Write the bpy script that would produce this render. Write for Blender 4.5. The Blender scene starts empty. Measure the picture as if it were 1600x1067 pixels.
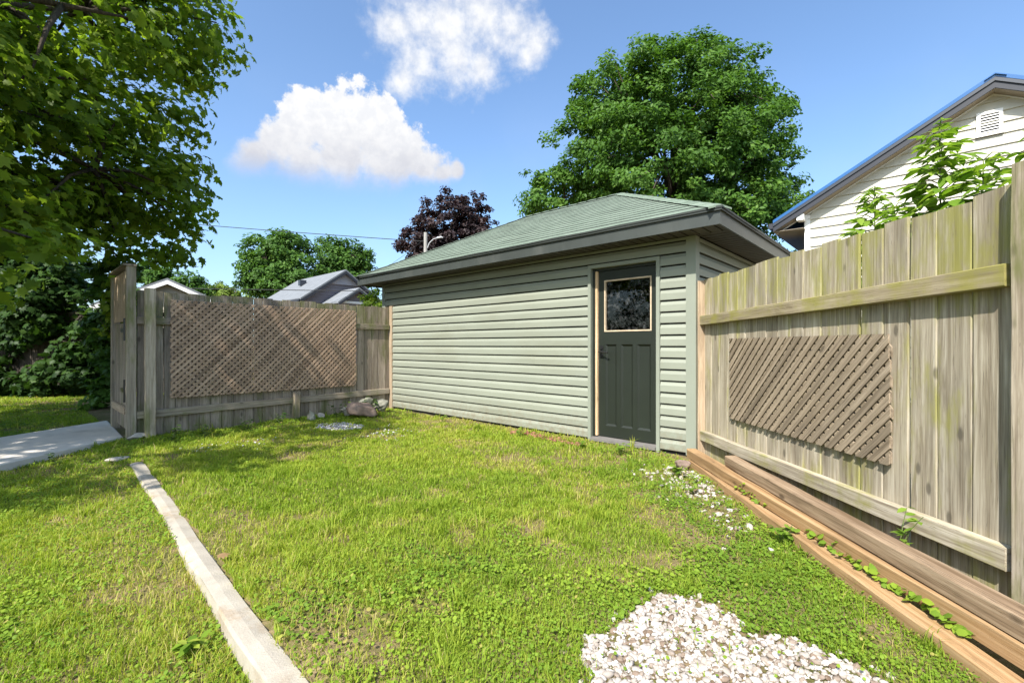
import bpy, math, random
import numpy as np
from mathutils import Vector, Matrix

random.seed(7)
rng = np.random.default_rng(11)
scene = bpy.context.scene
col = scene.collection
R = math.radians

# ------------------------------------------------------------------ camera
F = 716.0            # focal length in photo pixels (1600 wide)
HC = 1.15            # eye height
cam_d = bpy.data.cameras.new('camera')
cam = bpy.data.objects.new('camera', cam_d)
col.objects.link(cam)
cam.location = (0, 0, HC)
cam.rotation_euler = (R(90), 0, 0)
cam_d.sensor_width = 36.0
cam_d.lens = 36.0 * F / 1600.0
cam_d.shift_y = 6.5 / 1600.0
cam_d.clip_start = 0.05
cam_d.clip_end = 3000
scene.camera = cam

# ------------------------------------------------------------------ light
SUN = Vector((-0.45, -0.819, 1.0)).normalized()
sun_d = bpy.data.lights.new('sun', 'SUN')
sun_d.energy = 5.0
sun_d.angle = R(0.53)
sun_d.color = (1.0, 0.955, 0.88)
sun = bpy.data.objects.new('sun', sun_d)
sun.rotation_euler = SUN.to_track_quat('Z', 'Y').to_euler()
sun.location = SUN * 40
col.objects.link(sun)

scene.view_settings.view_transform = 'Standard'
scene.view_settings.look = 'None'
scene.view_settings.gamma = 1.0
scene.view_settings.use_curve_mapping = False
scene.view_settings.exposure = 0.84
scene.cycles.max_bounces = 8
scene.cycles.transparent_max_bounces = 6


class NT:
    """small helper to wire node trees"""
    def __init__(self, tree):
        self.t = tree
        tree.nodes.clear()

    def n(self, kind, **kw):
        nd = self.t.nodes.new(kind)
        for k, v in kw.items():
            if k.startswith('i_'):
                key = k[2:]
                key = int(key) if key.isdigit() else key.replace('_', ' ')
                self.set(nd.inputs[key], v)
            else:
                setattr(nd, k, v)
        return nd

    def set(self, sock, v):
        if isinstance(v, bpy.types.NodeSocket):
            self.t.links.new(v, sock)
        elif isinstance(v, bpy.types.Node):
            self.t.links.new(v.outputs[0], sock)
        else:
            if sock.type == 'RGBA' and not hasattr(v, '__len__'):
                v = (v, v, v, 1)
            if sock.type == 'RGBA' and len(v) == 3:
                v = (*v, 1)
            sock.default_value = v

    def math(self, op, a, b=None, c=None, clamp=False):
        nd = self.n('ShaderNodeMath', operation=op, use_clamp=clamp)
        self.set(nd.inputs[0], a)
        if b is not None: self.set(nd.inputs[1], b)
        if c is not None: self.set(nd.inputs[2], c)
        return nd.outputs[0]

    def vmath(self, op, a, b=None, scale=None):
        nd = self.n('ShaderNodeVectorMath', operation=op)
        self.set(nd.inputs[0], a)
        if b is not None: self.set(nd.inputs[1], b)
        if scale is not None: self.set(nd.inputs['Scale'], scale)
        return nd.outputs['Value'] if op in ('DISTANCE', 'LENGTH', 'DOT_PRODUCT') else nd.outputs[0]

    def mix(self, fac, a, b, blend='MIX'):
        nd = self.n('ShaderNodeMix', data_type='RGBA', blend_type=blend)
        self.set(nd.inputs[0], fac); self.set(nd.inputs[6], a); self.set(nd.inputs[7], b)
        return nd.outputs[2]

    def ramp(self, fac, stops, interp='LINEAR'):
        nd = self.n('ShaderNodeValToRGB')
        self.set(nd.inputs[0], fac)
        cr = nd.color_ramp
        cr.interpolation = interp
        while len(cr.elements) < len(stops): cr.elements.new(0.5)
        for e, (p, c) in zip(cr.elements, stops):
            e.position = p
            e.color = (c, c, c, 1) if not hasattr(c, '__len__') else (*c, 1)
        return nd.outputs[0]

    def noise(self, vec, scale, detail=4, rough=0.55, dist=0.0):
        nd = self.n('ShaderNodeTexNoise')
        self.set(nd.inputs['Vector'], vec)
        nd.inputs['Scale'].default_value = scale
        nd.inputs['Detail'].default_value = detail
        nd.inputs['Roughness'].default_value = rough
        nd.inputs['Distortion'].default_value = dist
        return nd.outputs[0]

    def smooth(self, v, a, b, lo=0.0, hi=1.0):
        nd = self.n('ShaderNodeMapRange', interpolation_type='SMOOTHSTEP')
        self.set(nd.inputs[0], v)
        for i, x in zip((1, 2, 3, 4), (a, b, lo, hi)): self.set(nd.inputs[i], x)
        return nd.outputs[0]


# ------------------------------------------------------------------ sky
def px_dir(x, y):
    return Vector(((x - 800) / F, 1.0, (540 - y) / F)).normalized()

world = bpy.data.worlds.new('World')
scene.world = world
world.use_nodes = True
W = NT(world.node_tree)
sky = W.n('ShaderNodeTexSky', sky_type='NISHITA', sun_disc=False)
sky.sun_elevation = math.asin(SUN.z)
sky.sun_rotation = math.atan2(SUN.x, SUN.y)
sky.altitude = 200
sky.air_density = 1.0
sky.dust_density = 2.4
sky.ozone_density = 1.6
gen = W.n('ShaderNodeTexCoord').outputs['Generated']
wob = W.n('ShaderNodeTexNoise'); wob.inputs['Scale'].default_value = 7; wob.inputs['Detail'].default_value = 3
W.set(wob.inputs['Vector'], gen)
wobv = W.vmath('MULTIPLY', W.vmath('SUBTRACT', wob.outputs['Color'], (.5, .5, .5)), (.10, .10, .06))
dirv = W.vmath('ADD', gen, wobv)

def cloud_field(blobs, squash=1.0):
    f = None
    for (x, y, r) in blobs:
        c = px_dir(x, y)
        cosf = 1.0 / math.sqrt(1 + ((x - 800) / F) ** 2 + ((540 - y) / F) ** 2)
        rr = r * 1.08 / F * cosf ** 1.5
        v = W.math('SUBTRACT', 1.0, W.math('DIVIDE', W.vmath('DISTANCE', dirv, tuple(c)), rr))
        f = v if f is None else W.math('SMOOTH_MAX', f, v, 0.25)
    return f
cum = [(395, 232, 42), (440, 215, 56), (475, 195, 60), (505, 190, 62), (550, 192, 64), (590, 205, 62), (625, 228, 52),
       (655, 250, 44), (600, 255, 52), (540, 255, 55), (480, 250, 48), (385, 245, 36), (682, 263, 26), (700, 262, 20)]
wsp = [(610, 40, 62), (655, 30, 80), (700, 40, 86), (745, 40, 80), (790, 50, 58), (825, 75, 44), (720, 90, 62), (755, 105, 48),
       (650, 95, 52), (630, 130, 34), (700, -60, 100), (780, -70, 90)]
nz = W.noise(gen, 15, 9, 0.62, 0.3)
nz2 = W.noise(gen, 46, 6, 0.6)
nzc = W.math('ADD', W.math('MULTIPLY', W.math('SUBTRACT', nz, .5), .95), W.math('ADD', W.math('MULTIPLY', W.math('SUBTRACT', nz2, .5), .50), W.math('MULTIPLY', W.math('SUBTRACT', W.noise(gen, 110, 4, .6), .5), .22)))
dens1 = W.math('ADD', cloud_field(cum), nzc)
sep = W.n('ShaderNodeSeparateXYZ'); W.set(sep.inputs[0], gen)
zc = sep.outputs[2]
# cumulus base is flatter and hazier than its top
m1 = W.smooth(dens1, W.smooth(zc, .30, .40, -.15, .10), W.smooth(zc, .30, .43, .75, .27))
m1 = W.math('MULTIPLY', m1, W.smooth(zc, .285, .35))
dens2 = W.math('ADD', cloud_field(wsp), W.math('MULTIPLY', nzc, 1.35))
m2 = W.math('MULTIPLY', W.smooth(dens2, -.05, 1.05), .93)
# a few more clouds round the rest of the sky, by plain noise away from these two
other = W.noise(gen, 2.6, 7, .55, .2)
front = W.vmath('DOT_PRODUCT', gen, (0, 1, 0))
m3 = W.math('MULTIPLY', W.smooth(other, .60, .74), W.smooth(front, .25, -.1))
m3 = W.math('MULTIPLY', m3, W.smooth(zc, .05, .3))
mask = W.math('MAXIMUM', W.math('MAXIMUM', m1, m2), m3)
haze = W.math('MULTIPLY', W.smooth(W.noise(gen, 5, 4, .5), .45, .8), W.smooth(zc, .55, .05, .0, .22))
shade = W.math('MULTIPLY', W.smooth(zc, .45, .325), W.smooth(nz, .36, .62, .55, 1.0), clamp=True)
ccol = W.mix(shade, W.mix(W.smooth(nz2, .35, .65), (.90, .915, .95), (1.03, 1.03, 1.03)), (0.66, 0.675, 0.745))
bg_s = W.n('ShaderNodeBackground')
W.set(bg_s.inputs[0], W.mix(1.0, sky.outputs[0], (0.87, 1.0, 1.09), 'MULTIPLY')); bg_s.inputs[1].default_value = 0.15
bg_c = W.n('ShaderNodeBackground')
W.set(bg_c.inputs[0], ccol); bg_c.inputs[1].default_value = 0.58
mx = W.n('ShaderNodeMixShader')
W.set(mx.inputs[0], W.math('MAXIMUM', mask, haze)); W.set(mx.inputs[1], bg_s.outputs[0]); W.set(mx.inputs[2], bg_c.outputs[0])
wo = W.n('ShaderNodeOutputWorld')
W.set(wo.inputs[0], mx.outputs[0])

# ------------------------------------------------------------------ materials
MATS = {}
def mat(name):
    m = bpy.data.materials.new(name)
    m.use_nodes = True
    MATS[name] = m
    return m, NT(m.node_tree)

def finish(nt, color, rough=0.8, bump=None, bstr=0.3, bdist=0.01, spec=0.3, metallic=0.0):
    p = nt.n('ShaderNodeBsdfPrincipled')
    nt.set(p.inputs['Base Color'], color)
    nt.set(p.inputs['Roughness'], rough)
    nt.set(p.inputs['Specular IOR Level'], spec)
    nt.set(p.inputs['Metallic'], metallic)
    if bump is not None:
        b = nt.n('ShaderNodeBump')
        b.inputs['Strength'].default_value = bstr
        b.inputs['Distance'].default_value = bdist
        nt.set(b.inputs['Height'], bump)
        nt.set(p.inputs['Normal'], b.outputs[0])
    o = nt.n('ShaderNodeOutputMaterial')
    nt.set(o.inputs[0], p.outputs[0])
    return p

def wood_mat(name, dark, mid, light, moss=0.0, moss_col=(0.13, 0.15, 0.02), stain=0.5, vary=0.35, rough=0.85, blotch=.45):
    """weathered plank: grain runs along local Z, every plank has its own shift and tone"""
    m, t = mat(name)
    oc = t.n('ShaderNodeTexCoord').outputs['Object']
    oi = t.n('ShaderNodeObjectInfo').outputs['Random']
    off = t.n('ShaderNodeCombineXYZ')
    t.set(off.inputs[0], t.math('MULTIPLY', oi, 37.0)); t.set(off.inputs[1], t.math('MULTIPLY', oi, 91.0)); t.set(off.inputs[2], t.math('MULTIPLY', oi, 53.0))
    v = t.vmath('ADD', oc, off.outputs[0])
    g1 = t.noise(t.vmath('MULTIPLY', v, (26, 26, 1.3)), 1.0, 5, .6, .6)
    g2 = t.noise(t.vmath('MULTIPLY', v, (150, 150, 4.0)), 1.0, 3, .6, .2)
    big = t.noise(t.vmath('MULTIPLY', v, (5, 5, 1.1)), 1.0, 4, .6)
    g = t.math('ADD', t.math('MULTIPLY', g1, .50), t.math('MULTIPLY', g2, .50))
    g3 = t.noise(t.vmath('MULTIPLY', v, (48, 48, .55)), 1.0, 4, .65, .3)
    g = t.math('ADD', t.math('MULTIPLY', g, .62), t.math('MULTIPLY', g3, .38))
    c = t.ramp(g, [(.36, dark), (.49, mid), (.62, light)])
    # grey-black weather stains
    st = t.smooth(big, .47, .70, 0, stain)
    c = t.mix(st, c, tuple(x * .42 for x in mid))
    blot = t.noise(t.vmath('MULTIPLY', v, (16, 16, 1.0)), 1.0, 6, .68, .8)
    c = t.mix(t.smooth(blot, .50, .66, 0, blotch), c, tuple(a * b for a, b in zip(mid, (.44, .40, .34))))
    # knots
    vo = t.n('ShaderNodeTexVoronoi'); vo.inputs['Scale'].default_value = 1.0
    t.set(vo.inputs['Vector'], t.vmath('MULTIPLY', v, (7.5, 7.5, 3.2)))
    kn = t.smooth(vo.outputs['Distance'], .14, .06)
    c = t.mix(t.math('MULTIPLY', kn, .85), c, tuple(x * .35 for x in mid))
    ck = t.noise(t.vmath('MULTIPLY', v, (230, 230, 1.6)), 1.0, 2, .5, .15)
    chk = t.smooth(t.math('ABSOLUTE', t.math('SUBTRACT', ck, .5)), .018, .004)
    chk = t.math('MULTIPLY', chk, t.smooth(t.noise(t.vmath('MULTIPLY', v, (20, 20, 2.5)), 1.0, 3, .6), .46, .60))
    c = t.mix(t.math('MULTIPLY', chk, .75), c, tuple(x * .22 for x in mid))
    tone = t.math('ADD', t.math('MULTIPLY', t.math('SUBTRACT', oi, .5), vary), 1.0)
    tc = t.n('ShaderNodeCombineColor'); 
    for i in range(3): t.set(tc.inputs[i], tone)
    c = t.mix(1.0, c, tc.outputs[0], 'MULTIPLY')
    if moss > 0:
        geo = t.n('ShaderNodeNewGeometry').outputs['Position']
        mo = t.noise(t.vmath('MULTIPLY', geo, (4.2, 4.2, 1.5)), 1.0, 5, .62)
        mf = t.noise(t.vmath('MULTIPLY', v, (30, 30, 6)), 1.0, 4, .6)
        mm = t.math('ADD', t.math('MULTIPLY', mo, .75), t.math('MULTIPLY', mf, .35))
        sx = t.n('ShaderNodeSeparateXYZ'); t.set(sx.inputs[0], oc)
        edge = t.smooth(t.math('ABSOLUTE', sx.outputs[0]), .045, .085, 0, .06)
        gz = t.n('ShaderNodeSeparateXYZ'); t.set(gz.inputs[0], geo)
        mm = t.math('ADD', t.math('ADD', mm, edge), t.math('ADD', t.smooth(gz.outputs[2], 1.25, 1.6, 0, .10), t.smooth(gz.outputs[2], .45, .0, 0, .08)))
        c = t.mix(t.smooth(mm, .60 - .09 * moss, .76, 0, .75), c, moss_col)
    h = t.math('SUBTRACT', t.math('SUBTRACT', g, t.math('MULTIPLY', kn, .3)), t.math('MULTIPLY', chk, .5))
    finish(t, c, rough, h, .45, .006, .2)
    return m

wood_mat('wood_right', (.165, .128, .088), (.345, .297, .218), (.52, .465, .365), moss=.6, moss_col=(.26, .25, .055), stain=.55, blotch=.6)
wood_mat('wood_right_rail', (.19, .145, .09), (.34, .28, .18), (.46, .39, .26), moss=1.2, moss_col=(.25, .235, .035), stain=.5, blotch=.7)
wood_mat('wood_lattice_right', (.15, .115, .08), (.28, .22, .155), (.41, .33, .24), stain=.35, vary=.4)
wood_mat('wood_left', (.15, .115, .085), (.29, .235, .18), (.42, .355, .285), moss=.45, moss_col=(.12, .13, .04), stain=.6)
wood_mat('wood_left_post', (.19, .15, .11), (.37, .305, .225), (.50, .43, .33), moss=.5, moss_col=(.16, .17, .05), stain=.4)
wood_mat('wood_lattice_left', (.20, .13, .08), (.38, .26, .175), (.50, .37, .26), stain=.45, vary=.45)
wood_mat('wood_post_tan', (.25, .17, .105), (.41, .31, .21), (.53, .42, .30), stain=.35)
wood_mat('wood_timber_new', (.19, .108, .045), (.345, .21, .10), (.45, .30, .165), stain=.45, vary=.15, blotch=.4)
wood_mat('wood_timber_old', (.12, .078, .046), (.29, .20, .125), (.44, .33, .225), stain=.6, vary=.1, blotch=.7)
wood_mat('wood_shaded', (.03, .025, .02), (.06, .05, .04), (.10, .085, .07), stain=.5)  # boards in deep shade, the shade put into the wood colour
wood_mat('wood_jamb', (.45, .30, .16), (.60, .42, .25), (.68, .50, .32), stain=.1, vary=.05)
wood_mat('bark', (.03, .024, .018), (.075, .06, .045), (.14, .115, .09), stain=.5, rough=.95)

def plain(name, color, rough=.6, var=.12, scale=6.0, bump=.0, spec=.3, metallic=0.0, stretch=(1, 1, 1), dirt=None, dirt_amt=.4):
    m, t = mat(name)
    oc = t.n('ShaderNodeTexCoord').outputs['Object']
    pos = t.n('ShaderNodeNewGeometry').outputs['Position']
    n1 = t.noise(t.vmath('MULTIPLY', pos, stretch), scale, 6, .6)
    oi = t.n('ShaderNodeObjectInfo').outputs['Random']
    lo = tuple(x * (1 - var) for x in color); hi = tuple(min(1, x * (1 + var)) for x in color)
    c = t.ramp(n1, [(.3, lo), (.7, hi)])
    if dirt:
        n2 = t.noise(t.vmath('MULTIPLY', pos, stretch), scale * .37, 7, .65)
        c = t.mix(t.smooth(n2, .5, .72, 0, dirt_amt), c, dirt)
    n3 = t.noise(pos, scale * 14, 4, .6)
    tone = t.math('ADD', t.math('MULTIPLY', oi, .09), .955)
    tc = t.n('ShaderNodeCombineColor')
    for i in range(3): t.set(tc.inputs[i], tone)
    c = t.mix(1.0, c, tc.outputs[0], 'MULTIPLY')
    if name == 'siding':      # mud splashed up from the ground
        gz = t.n('ShaderNodeSeparateXYZ'); t.set(gz.inputs[0], pos)
        sp = t.math('MULTIPLY', t.smooth(gz.outputs[2], .42, .03), t.smooth(t.noise(pos, 16, 6, .7), .36, .66))
        c = t.mix(t.math('MULTIPLY', sp, .55), c, (.17, .13, .085))
    finish(t, c, rough, n3 if bump else None, bump, .004, spec, metallic)
    return m

plain('siding', (.232, .247, .198), .48, .05, 2.0, .05, .35, dirt=(.20, .205, .155), dirt_amt=.6, stretch=(1, 1, 3))
plain('siding_trim', (.215, .232, .188), .45, .04, 3.0, 0, .35)
plain('fascia', (.046, .052, .048), .42, .10, 5.0, .0, .45, dirt=(.09, .093, .084), dirt_amt=.5, stretch=(1, 1, .4))
plain('soffit', (.065, .058, .048), .55, .08, 5.0)
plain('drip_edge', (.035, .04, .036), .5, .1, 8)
plain('door_paint', (.015, .019, .014), .42, .10, 3.0, .04, .4)
plain('door_sill', (.16, .15, .14), .55, .15, 9.0)
plain('black_metal', (.012, .012, .012), .35, .1, 9.0, 0, .5)
plain('window_trim', (.46, .36, .25), .55, .18, 14.0)
plain('dead_leaf_brown', (.24, .15, .07), .8, .2, 20.0)
plain('dark_inside', (.02, .02, .02), .9, .1)
plain('concrete', (.375, .335, .275), .9, .14, 9.0, .6, .15, dirt=(.27, .175, .09), dirt_amt=.75)
plain('path_concrete', (.64, .585, .51), .9, .08, 5.0, .3, .15, dirt=(.30, .28, .25), dirt_amt=.45)
plain('white_siding', (.51, .485, .40), .55, .03, 2.0, 0, .3, dirt=(.53, .51, .42), dirt_amt=.3)
plain('white_trim', (.80, .79, .76), .5, .03, 3.0)
plain('blue_metal', (.02, .10, .27), .30, .08, 1.5, 0, .5, .0)
plain('dark_metal', (.035, .04, .05), .4, .1, 2.0, 0, .5)
plain('grey_fascia', (.035, .037, .045), .5, .06, 2.0)
plain('tan_soffit', (.26, .22, .17), .7, .08, 4.0)
plain('mauve_siding', (.20, .172, .18), .7, .05, 1.0)
plain('mauve_light', (.40, .37, .38), .7, .05, 1.0)
plain('grey_shingle', (.165, .175, .185), .85, .14, 3.0, .2)
plain('beige_siding', (.40, .35, .27), .7, .06, 2.0)
plain('pole_wood', (.30, .285, .26), .8, .1, 3.0)
plain('lamp_metal', (.40, .41, .42), .4, .05, 3.0, 0, .5)
plain('wire_black', (.03, .03, .03), .6, .1, 3.0)
plain('stone_pink', (.21, .155, .125), .9, .22, 9.0, .6, .1, dirt=(.17, .13, .10), dirt_amt=.6)
plain('stone_grey', (.26, .25, .20), .9, .25, 8.0, .6, .1, dirt=(.13, .14, .07), dirt_amt=.7)
plain('stone_pale', (.40, .36, .30), .9, .15, 9.0, .5, .1, dirt=(.36, .32, .26), dirt_amt=.5)

# roof shingle: green granules
m, t = mat('green_shingle')
pos = t.n('ShaderNodeNewGeometry').outputs['Position']
oi = t.n('ShaderNodeObjectInfo').outputs['Random']
gr = t.noise(pos, 260, 2, .7)
bl = t.noise(pos, 5, 5, .6)
c = t.ramp(t.math('ADD', t.math('MULTIPLY', gr, .55), t.math('MULTIPLY', bl, .45)), [(.32, (.105, .14, .105)), (.5, (.155, .195, .15)), (.7, (.21, .25, .20))])
tone = t.math('ADD', t.math('MULTIPLY', oi, .12), .94)
cc = t.n('ShaderNodeCombineColor')
for i in range(3): t.set(cc.inputs[i], tone)
finish(t, t.mix(1.0, c, cc.outputs[0], 'MULTIPLY'), .92, gr, .5, .004, .15)

# glass of the door window: a clear pane over a dark room
m, t = mat('glass')
g1 = t.n('ShaderNodeBsdfGlossy'); g1.inputs['Roughness'].default_value = .03
tr = t.n('ShaderNodeBsdfTransparent'); tr.inputs[0].default_value = (.55, .6, .58, 1)
df = t.n('ShaderNodeBsdfDiffuse'); df.inputs[0].default_value = (.35, .36, .36, 1)
pos = t.n('ShaderNodeNewGeometry').outputs['Position']
bp = t.n('ShaderNodeBump'); bp.inputs['Strength'].default_value = .08; bp.inputs['Distance'].default_value = .01
t.set(bp.inputs['Height'], t.noise(pos, 9, 2, .5)); t.set(g1.inputs['Normal'], bp.outputs[0])
fr = t.n('ShaderNodeFresnel'); fr.inputs[0].default_value = 1.4
a = t.n('ShaderNodeMixShader'); t.set(a.inputs[0], fr.outputs[0]); t.set(a.inputs[1], tr.outputs[0]); t.set(a.inputs[2], g1.outputs[0])
dust = t.math('MULTIPLY', t.smooth(t.noise(pos, 22, 6, .65), .48, .72), .12)
b = t.n('ShaderNodeMixShader'); t.set(b.inputs[0], dust); t.set(b.inputs[1], a.outputs[0]); t.set(b.inputs[2], df.outputs[0])
o = t.n('ShaderNodeOutputMaterial'); t.set(o.inputs[0], b.outputs[0])

def leaf_mat(name, stops, transl=.4, rough=.45, tcol=None, spec=.12):
    """foliage: 'tint' is each leaf's own colour"""
    m, t = mat(name)
    at = t.n('ShaderNodeAttribute', attribute_name='tint')
    c = t.ramp(at.outputs['Fac'], stops)
    d = t.n('ShaderNodeBsdfPrincipled'); t.set(d.inputs['Base Color'], c)
    d.inputs['Roughness'].default_value = rough; d.inputs['Specular IOR Level'].default_value = spec
    tr = t.n('ShaderNodeBsdfTranslucent')
    t.set(tr.inputs[0], t.mix(1.0, c, tcol or (1.25, 1.35, .55), 'MULTIPLY'))
    mxs = t.n('ShaderNodeMixShader'); mxs.inputs[0].default_value = transl
    t.set(mxs.inputs[1], d.outputs[0]); t.set(mxs.inputs[2], tr.outputs[0])
    o = t.n('ShaderNodeOutputMaterial'); t.set(o.inputs[0], mxs.outputs[0])
    return m

leaf_mat('leaf_maple_near', [(0, (.075, .125, .016)), (.45, (.16, .24, .028)), (.8, (.27, .345, .04)), (1, (.37, .41, .065))], .6)
leaf_mat('leaf_maple_far', [(0, (.045, .10, .018)), (.55, (.085, .175, .030)), (1, (.15, .25, .045))], .38)
leaf_mat('leaf_green_far', [(0, (.05, .105, .024)), (.55, (.09, .18, .038)), (1, (.15, .25, .055))], .38)
leaf_mat('leaf_yellow_far', [(0, (.10, .16, .03)), (.55, (.18, .25, .05)), (1, (.28, .34, .08))], .32)
leaf_mat('leaf_purple', [(0, (.022, .016, .018)), (.55, (.048, .034, .035)), (1, (.10, .068, .06))], .2, tcol=(1.5, .7, .6))
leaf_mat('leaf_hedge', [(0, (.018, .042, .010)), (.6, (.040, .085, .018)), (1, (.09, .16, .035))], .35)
leaf_mat('leaf_sapling', [(0, (.09, .17, .022)), (.5, (.17, .28, .035)), (1, (.30, .40, .07))], .45)
leaf_mat('grass', [(0, (.065, .125, .014)), (.35, (.17, .265, .026)), (.65, (.30, .385, .042)), (.85, (.39, .41, .06)), (1, (.50, .40, .19))], .45, .5)
leaf_mat('clover', [(0, (.085, .16, .02)), (.45, (.175, .275, .03)), (.8, (.275, .36, .04)), (1, (.36, .32, .09))], .35, .5)

# ground: soil, thatch and moss under the blades
m, t = mat('ground')
pos = t.n('ShaderNodeNewGeometry').outputs['Position']
a = t.noise(pos, 2.2, 6, .6); b_ = t.noise(pos, 34, 5, .65)
mixv = t.math('ADD', t.math('MULTIPLY', a, .55), t.math('MULTIPLY', b_, .45))
c = t.ramp(mixv, [(.30, (.07, .075, .022)), (.45, (.125, .115, .04)), (.54, (.19, .14, .075)), (.70, (.30, .22, .135))])
finish(t, c, .95, b_, .8, .02, .1)

def gravel_mat(name, stops):
    m, t = mat(name)
    at = t.n('ShaderNodeAttribute', attribute_name='tint')
    c = t.ramp(at.outputs['Fac'], stops)
    pos = t.n('ShaderNodeNewGeometry').outputs['Position']
    n1 = t.noise(pos, 120, 4, .6)
    c = t.mix(t.smooth(n1, .5, .75, 0, .35), c, (.42, .36, .30))
    finish(t, c, .85, n1, .3, .003, .2)
gravel_mat('gravel_white', [(0, (.13, .09, .06)), (.07, (.21, .155, .115)), (.18, (.30, .26, .22)), (.6, (.40, .36, .32)), (1, (.52, .485, .44))])
gravel_mat('gravel_grey', [(0, (.22, .21, .21)), (.5, (.42, .41, .42)), (1, (.60, .58, .56))])

# ------------------------------------------------------------------ object helpers
WM = {}
def tag(o, label=None, cat=None, group=None, kind=None):
    if label: o['label'] = label
    if cat: o['category'] = cat
    if group: o['group'] = group
    if kind: o['kind'] = kind
    return o

def put(o, M=None, parent=None):
    M = M or Matrix.Identity(4)
    col.objects.link(o)
    WM[o] = M.copy()
    if parent is not None:
        o.parent = parent
        o.matrix_basis = WM[parent].inverted() @ M
    else:
        o.matrix_basis = M
    return o

def thing(name, label, cat, M=None, group=None):
    o = bpy.data.objects.new(name, None)
    o.empty_display_size = .1
    put(o, M)
    return tag(o, label, cat, group)

def mesh_np(name, verts, loops, starts, tint=None, smooth=False):
    me = bpy.data.meshes.new(name)
    verts = np.ascontiguousarray(verts, dtype=np.float32)
    me.vertices.add(len(verts)); me.vertices.foreach_set('co', verts.ravel())
    loops = np.ascontiguousarray(loops, dtype=np.int32).ravel(); starts = np.ascontiguousarray(starts, dtype=np.int32)
    me.loops.add(len(loops)); me.loops.foreach_set('vertex_index', loops)
    me.polygons.add(len(starts)); me.polygons.foreach_set('loop_start', starts)
    if smooth: me.polygons.foreach_set('use_smooth', np.ones(len(starts), dtype=bool))
    if tint is not None:
        at = me.attributes.new('tint', 'FLOAT', 'POINT')
        at.data.foreach_set('value', np.ascontiguousarray(tint, dtype=np.float32))
    me.update(calc_edges=True)
    return me

def obj(name, me, mt, parent=None, M=None):
    if mt and not me.materials: me.materials.append(MATS[mt])
    return put(bpy.data.objects.new(name, me), M, parent)

def pyd(name, verts, faces, mt, parent=None, M=None, smooth=False):
    me = bpy.data.meshes.new(name)
    me.from_pydata([tuple(v) for v in verts], [], faces)
    if smooth:
        for p in me.polygons: p.use_smooth = True
    me.update()
    return obj(name, me, mt, parent, M)

class MB:
    """collects boxes, prisms and tubes into one mesh"""
    def __init__(self): self.v = []; self.f = []
    def add(self, vs, fs):
        b = len(self.v); self.v += [tuple(x) for x in vs]; self.f += [tuple(i + b for i in f) for f in fs]; return self
    def box(self, x0, x1, y0, y1, z0, z1):
        return self.add([(x, y, z) for z in (z0, z1) for (x, y) in ((x0, y0), (x1, y0), (x1, y1), (x0, y1))],
                        [(3, 2, 1, 0), (4, 5, 6, 7), (0, 1, 5, 4), (1, 2, 6, 5), (2, 3, 7, 6), (3, 0, 4, 7)])
    def prism(self, poly, axis, a, b):
        """poly (2-D, in the two other axes) swept along an axis"""
        n = len(poly); vs = []
        for s in (a, b):
            for (p, q) in poly:
                vs.append({'x': (s, p, q), 'y': (p, s, q), 'z': (p, q, s)}[axis])
        fs = [tuple(range(n - 1, -1, -1)), tuple(range(n, 2 * n))] + [(i, (i + 1) % n, n + (i + 1) % n, n + i) for i in range(n)]
        return self.add(vs, fs)
    def tube(self, pts, rad, seg=7, cap=True):
        pts = [Vector(p) for p in pts]
        rings = []; b = len(self.v); prev = None
        for i, p in enumerate(pts):
            d = (pts[min(i + 1, len(pts) - 1)] - pts[max(i - 1, 0)]).normalized()
            if prev is None:
                u = d.orthogonal().normalized()
            else:
                u = (prev - d * prev.dot(d))
                u = u.normalized() if u.length > 1e-6 else d.orthogonal().normalized()
            prev = u; w = d.cross(u)
            r = rad[i] if hasattr(rad, '__len__') else rad
            for k in range(seg):
                a = 2 * math.pi * k / seg
                self.v.append(tuple(p + (u * math.cos(a) + w * math.sin(a)) * r))
        for i in range(len(pts) - 1):
            for k in range(seg):
                k2 = (k + 1) % seg
                self.f.append((b + i * seg + k, b + i * seg + k2, b + (i + 1) * seg + k2, b + (i + 1) * seg + k))
        if cap:
            self.f.append(tuple(b + k for k in range(seg - 1, -1, -1)))
            e = b + (len(pts) - 1) * seg
            self.f.append(tuple(e + k for k in range(seg)))
        return self
    def build(self, name, mt, parent=None, M=None, smooth=False):
        return pyd(name, self.v, self.f, mt, parent, M, smooth)

def frame(origin, xdir):
    x = Vector((xdir[0], xdir[1], 0)).normalized(); y = Vector((-x.y, x.x, 0))
    M = Matrix.Identity(4)
    for i in range(3):
        M[i][0] = x[i]; M[i][1] = y[i]; M[i][2] = (0, 0, 1)[i]; M[i][3] = (origin[0], origin[1], origin[2] if len(origin) > 2 else 0)[i]
    return M

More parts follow.
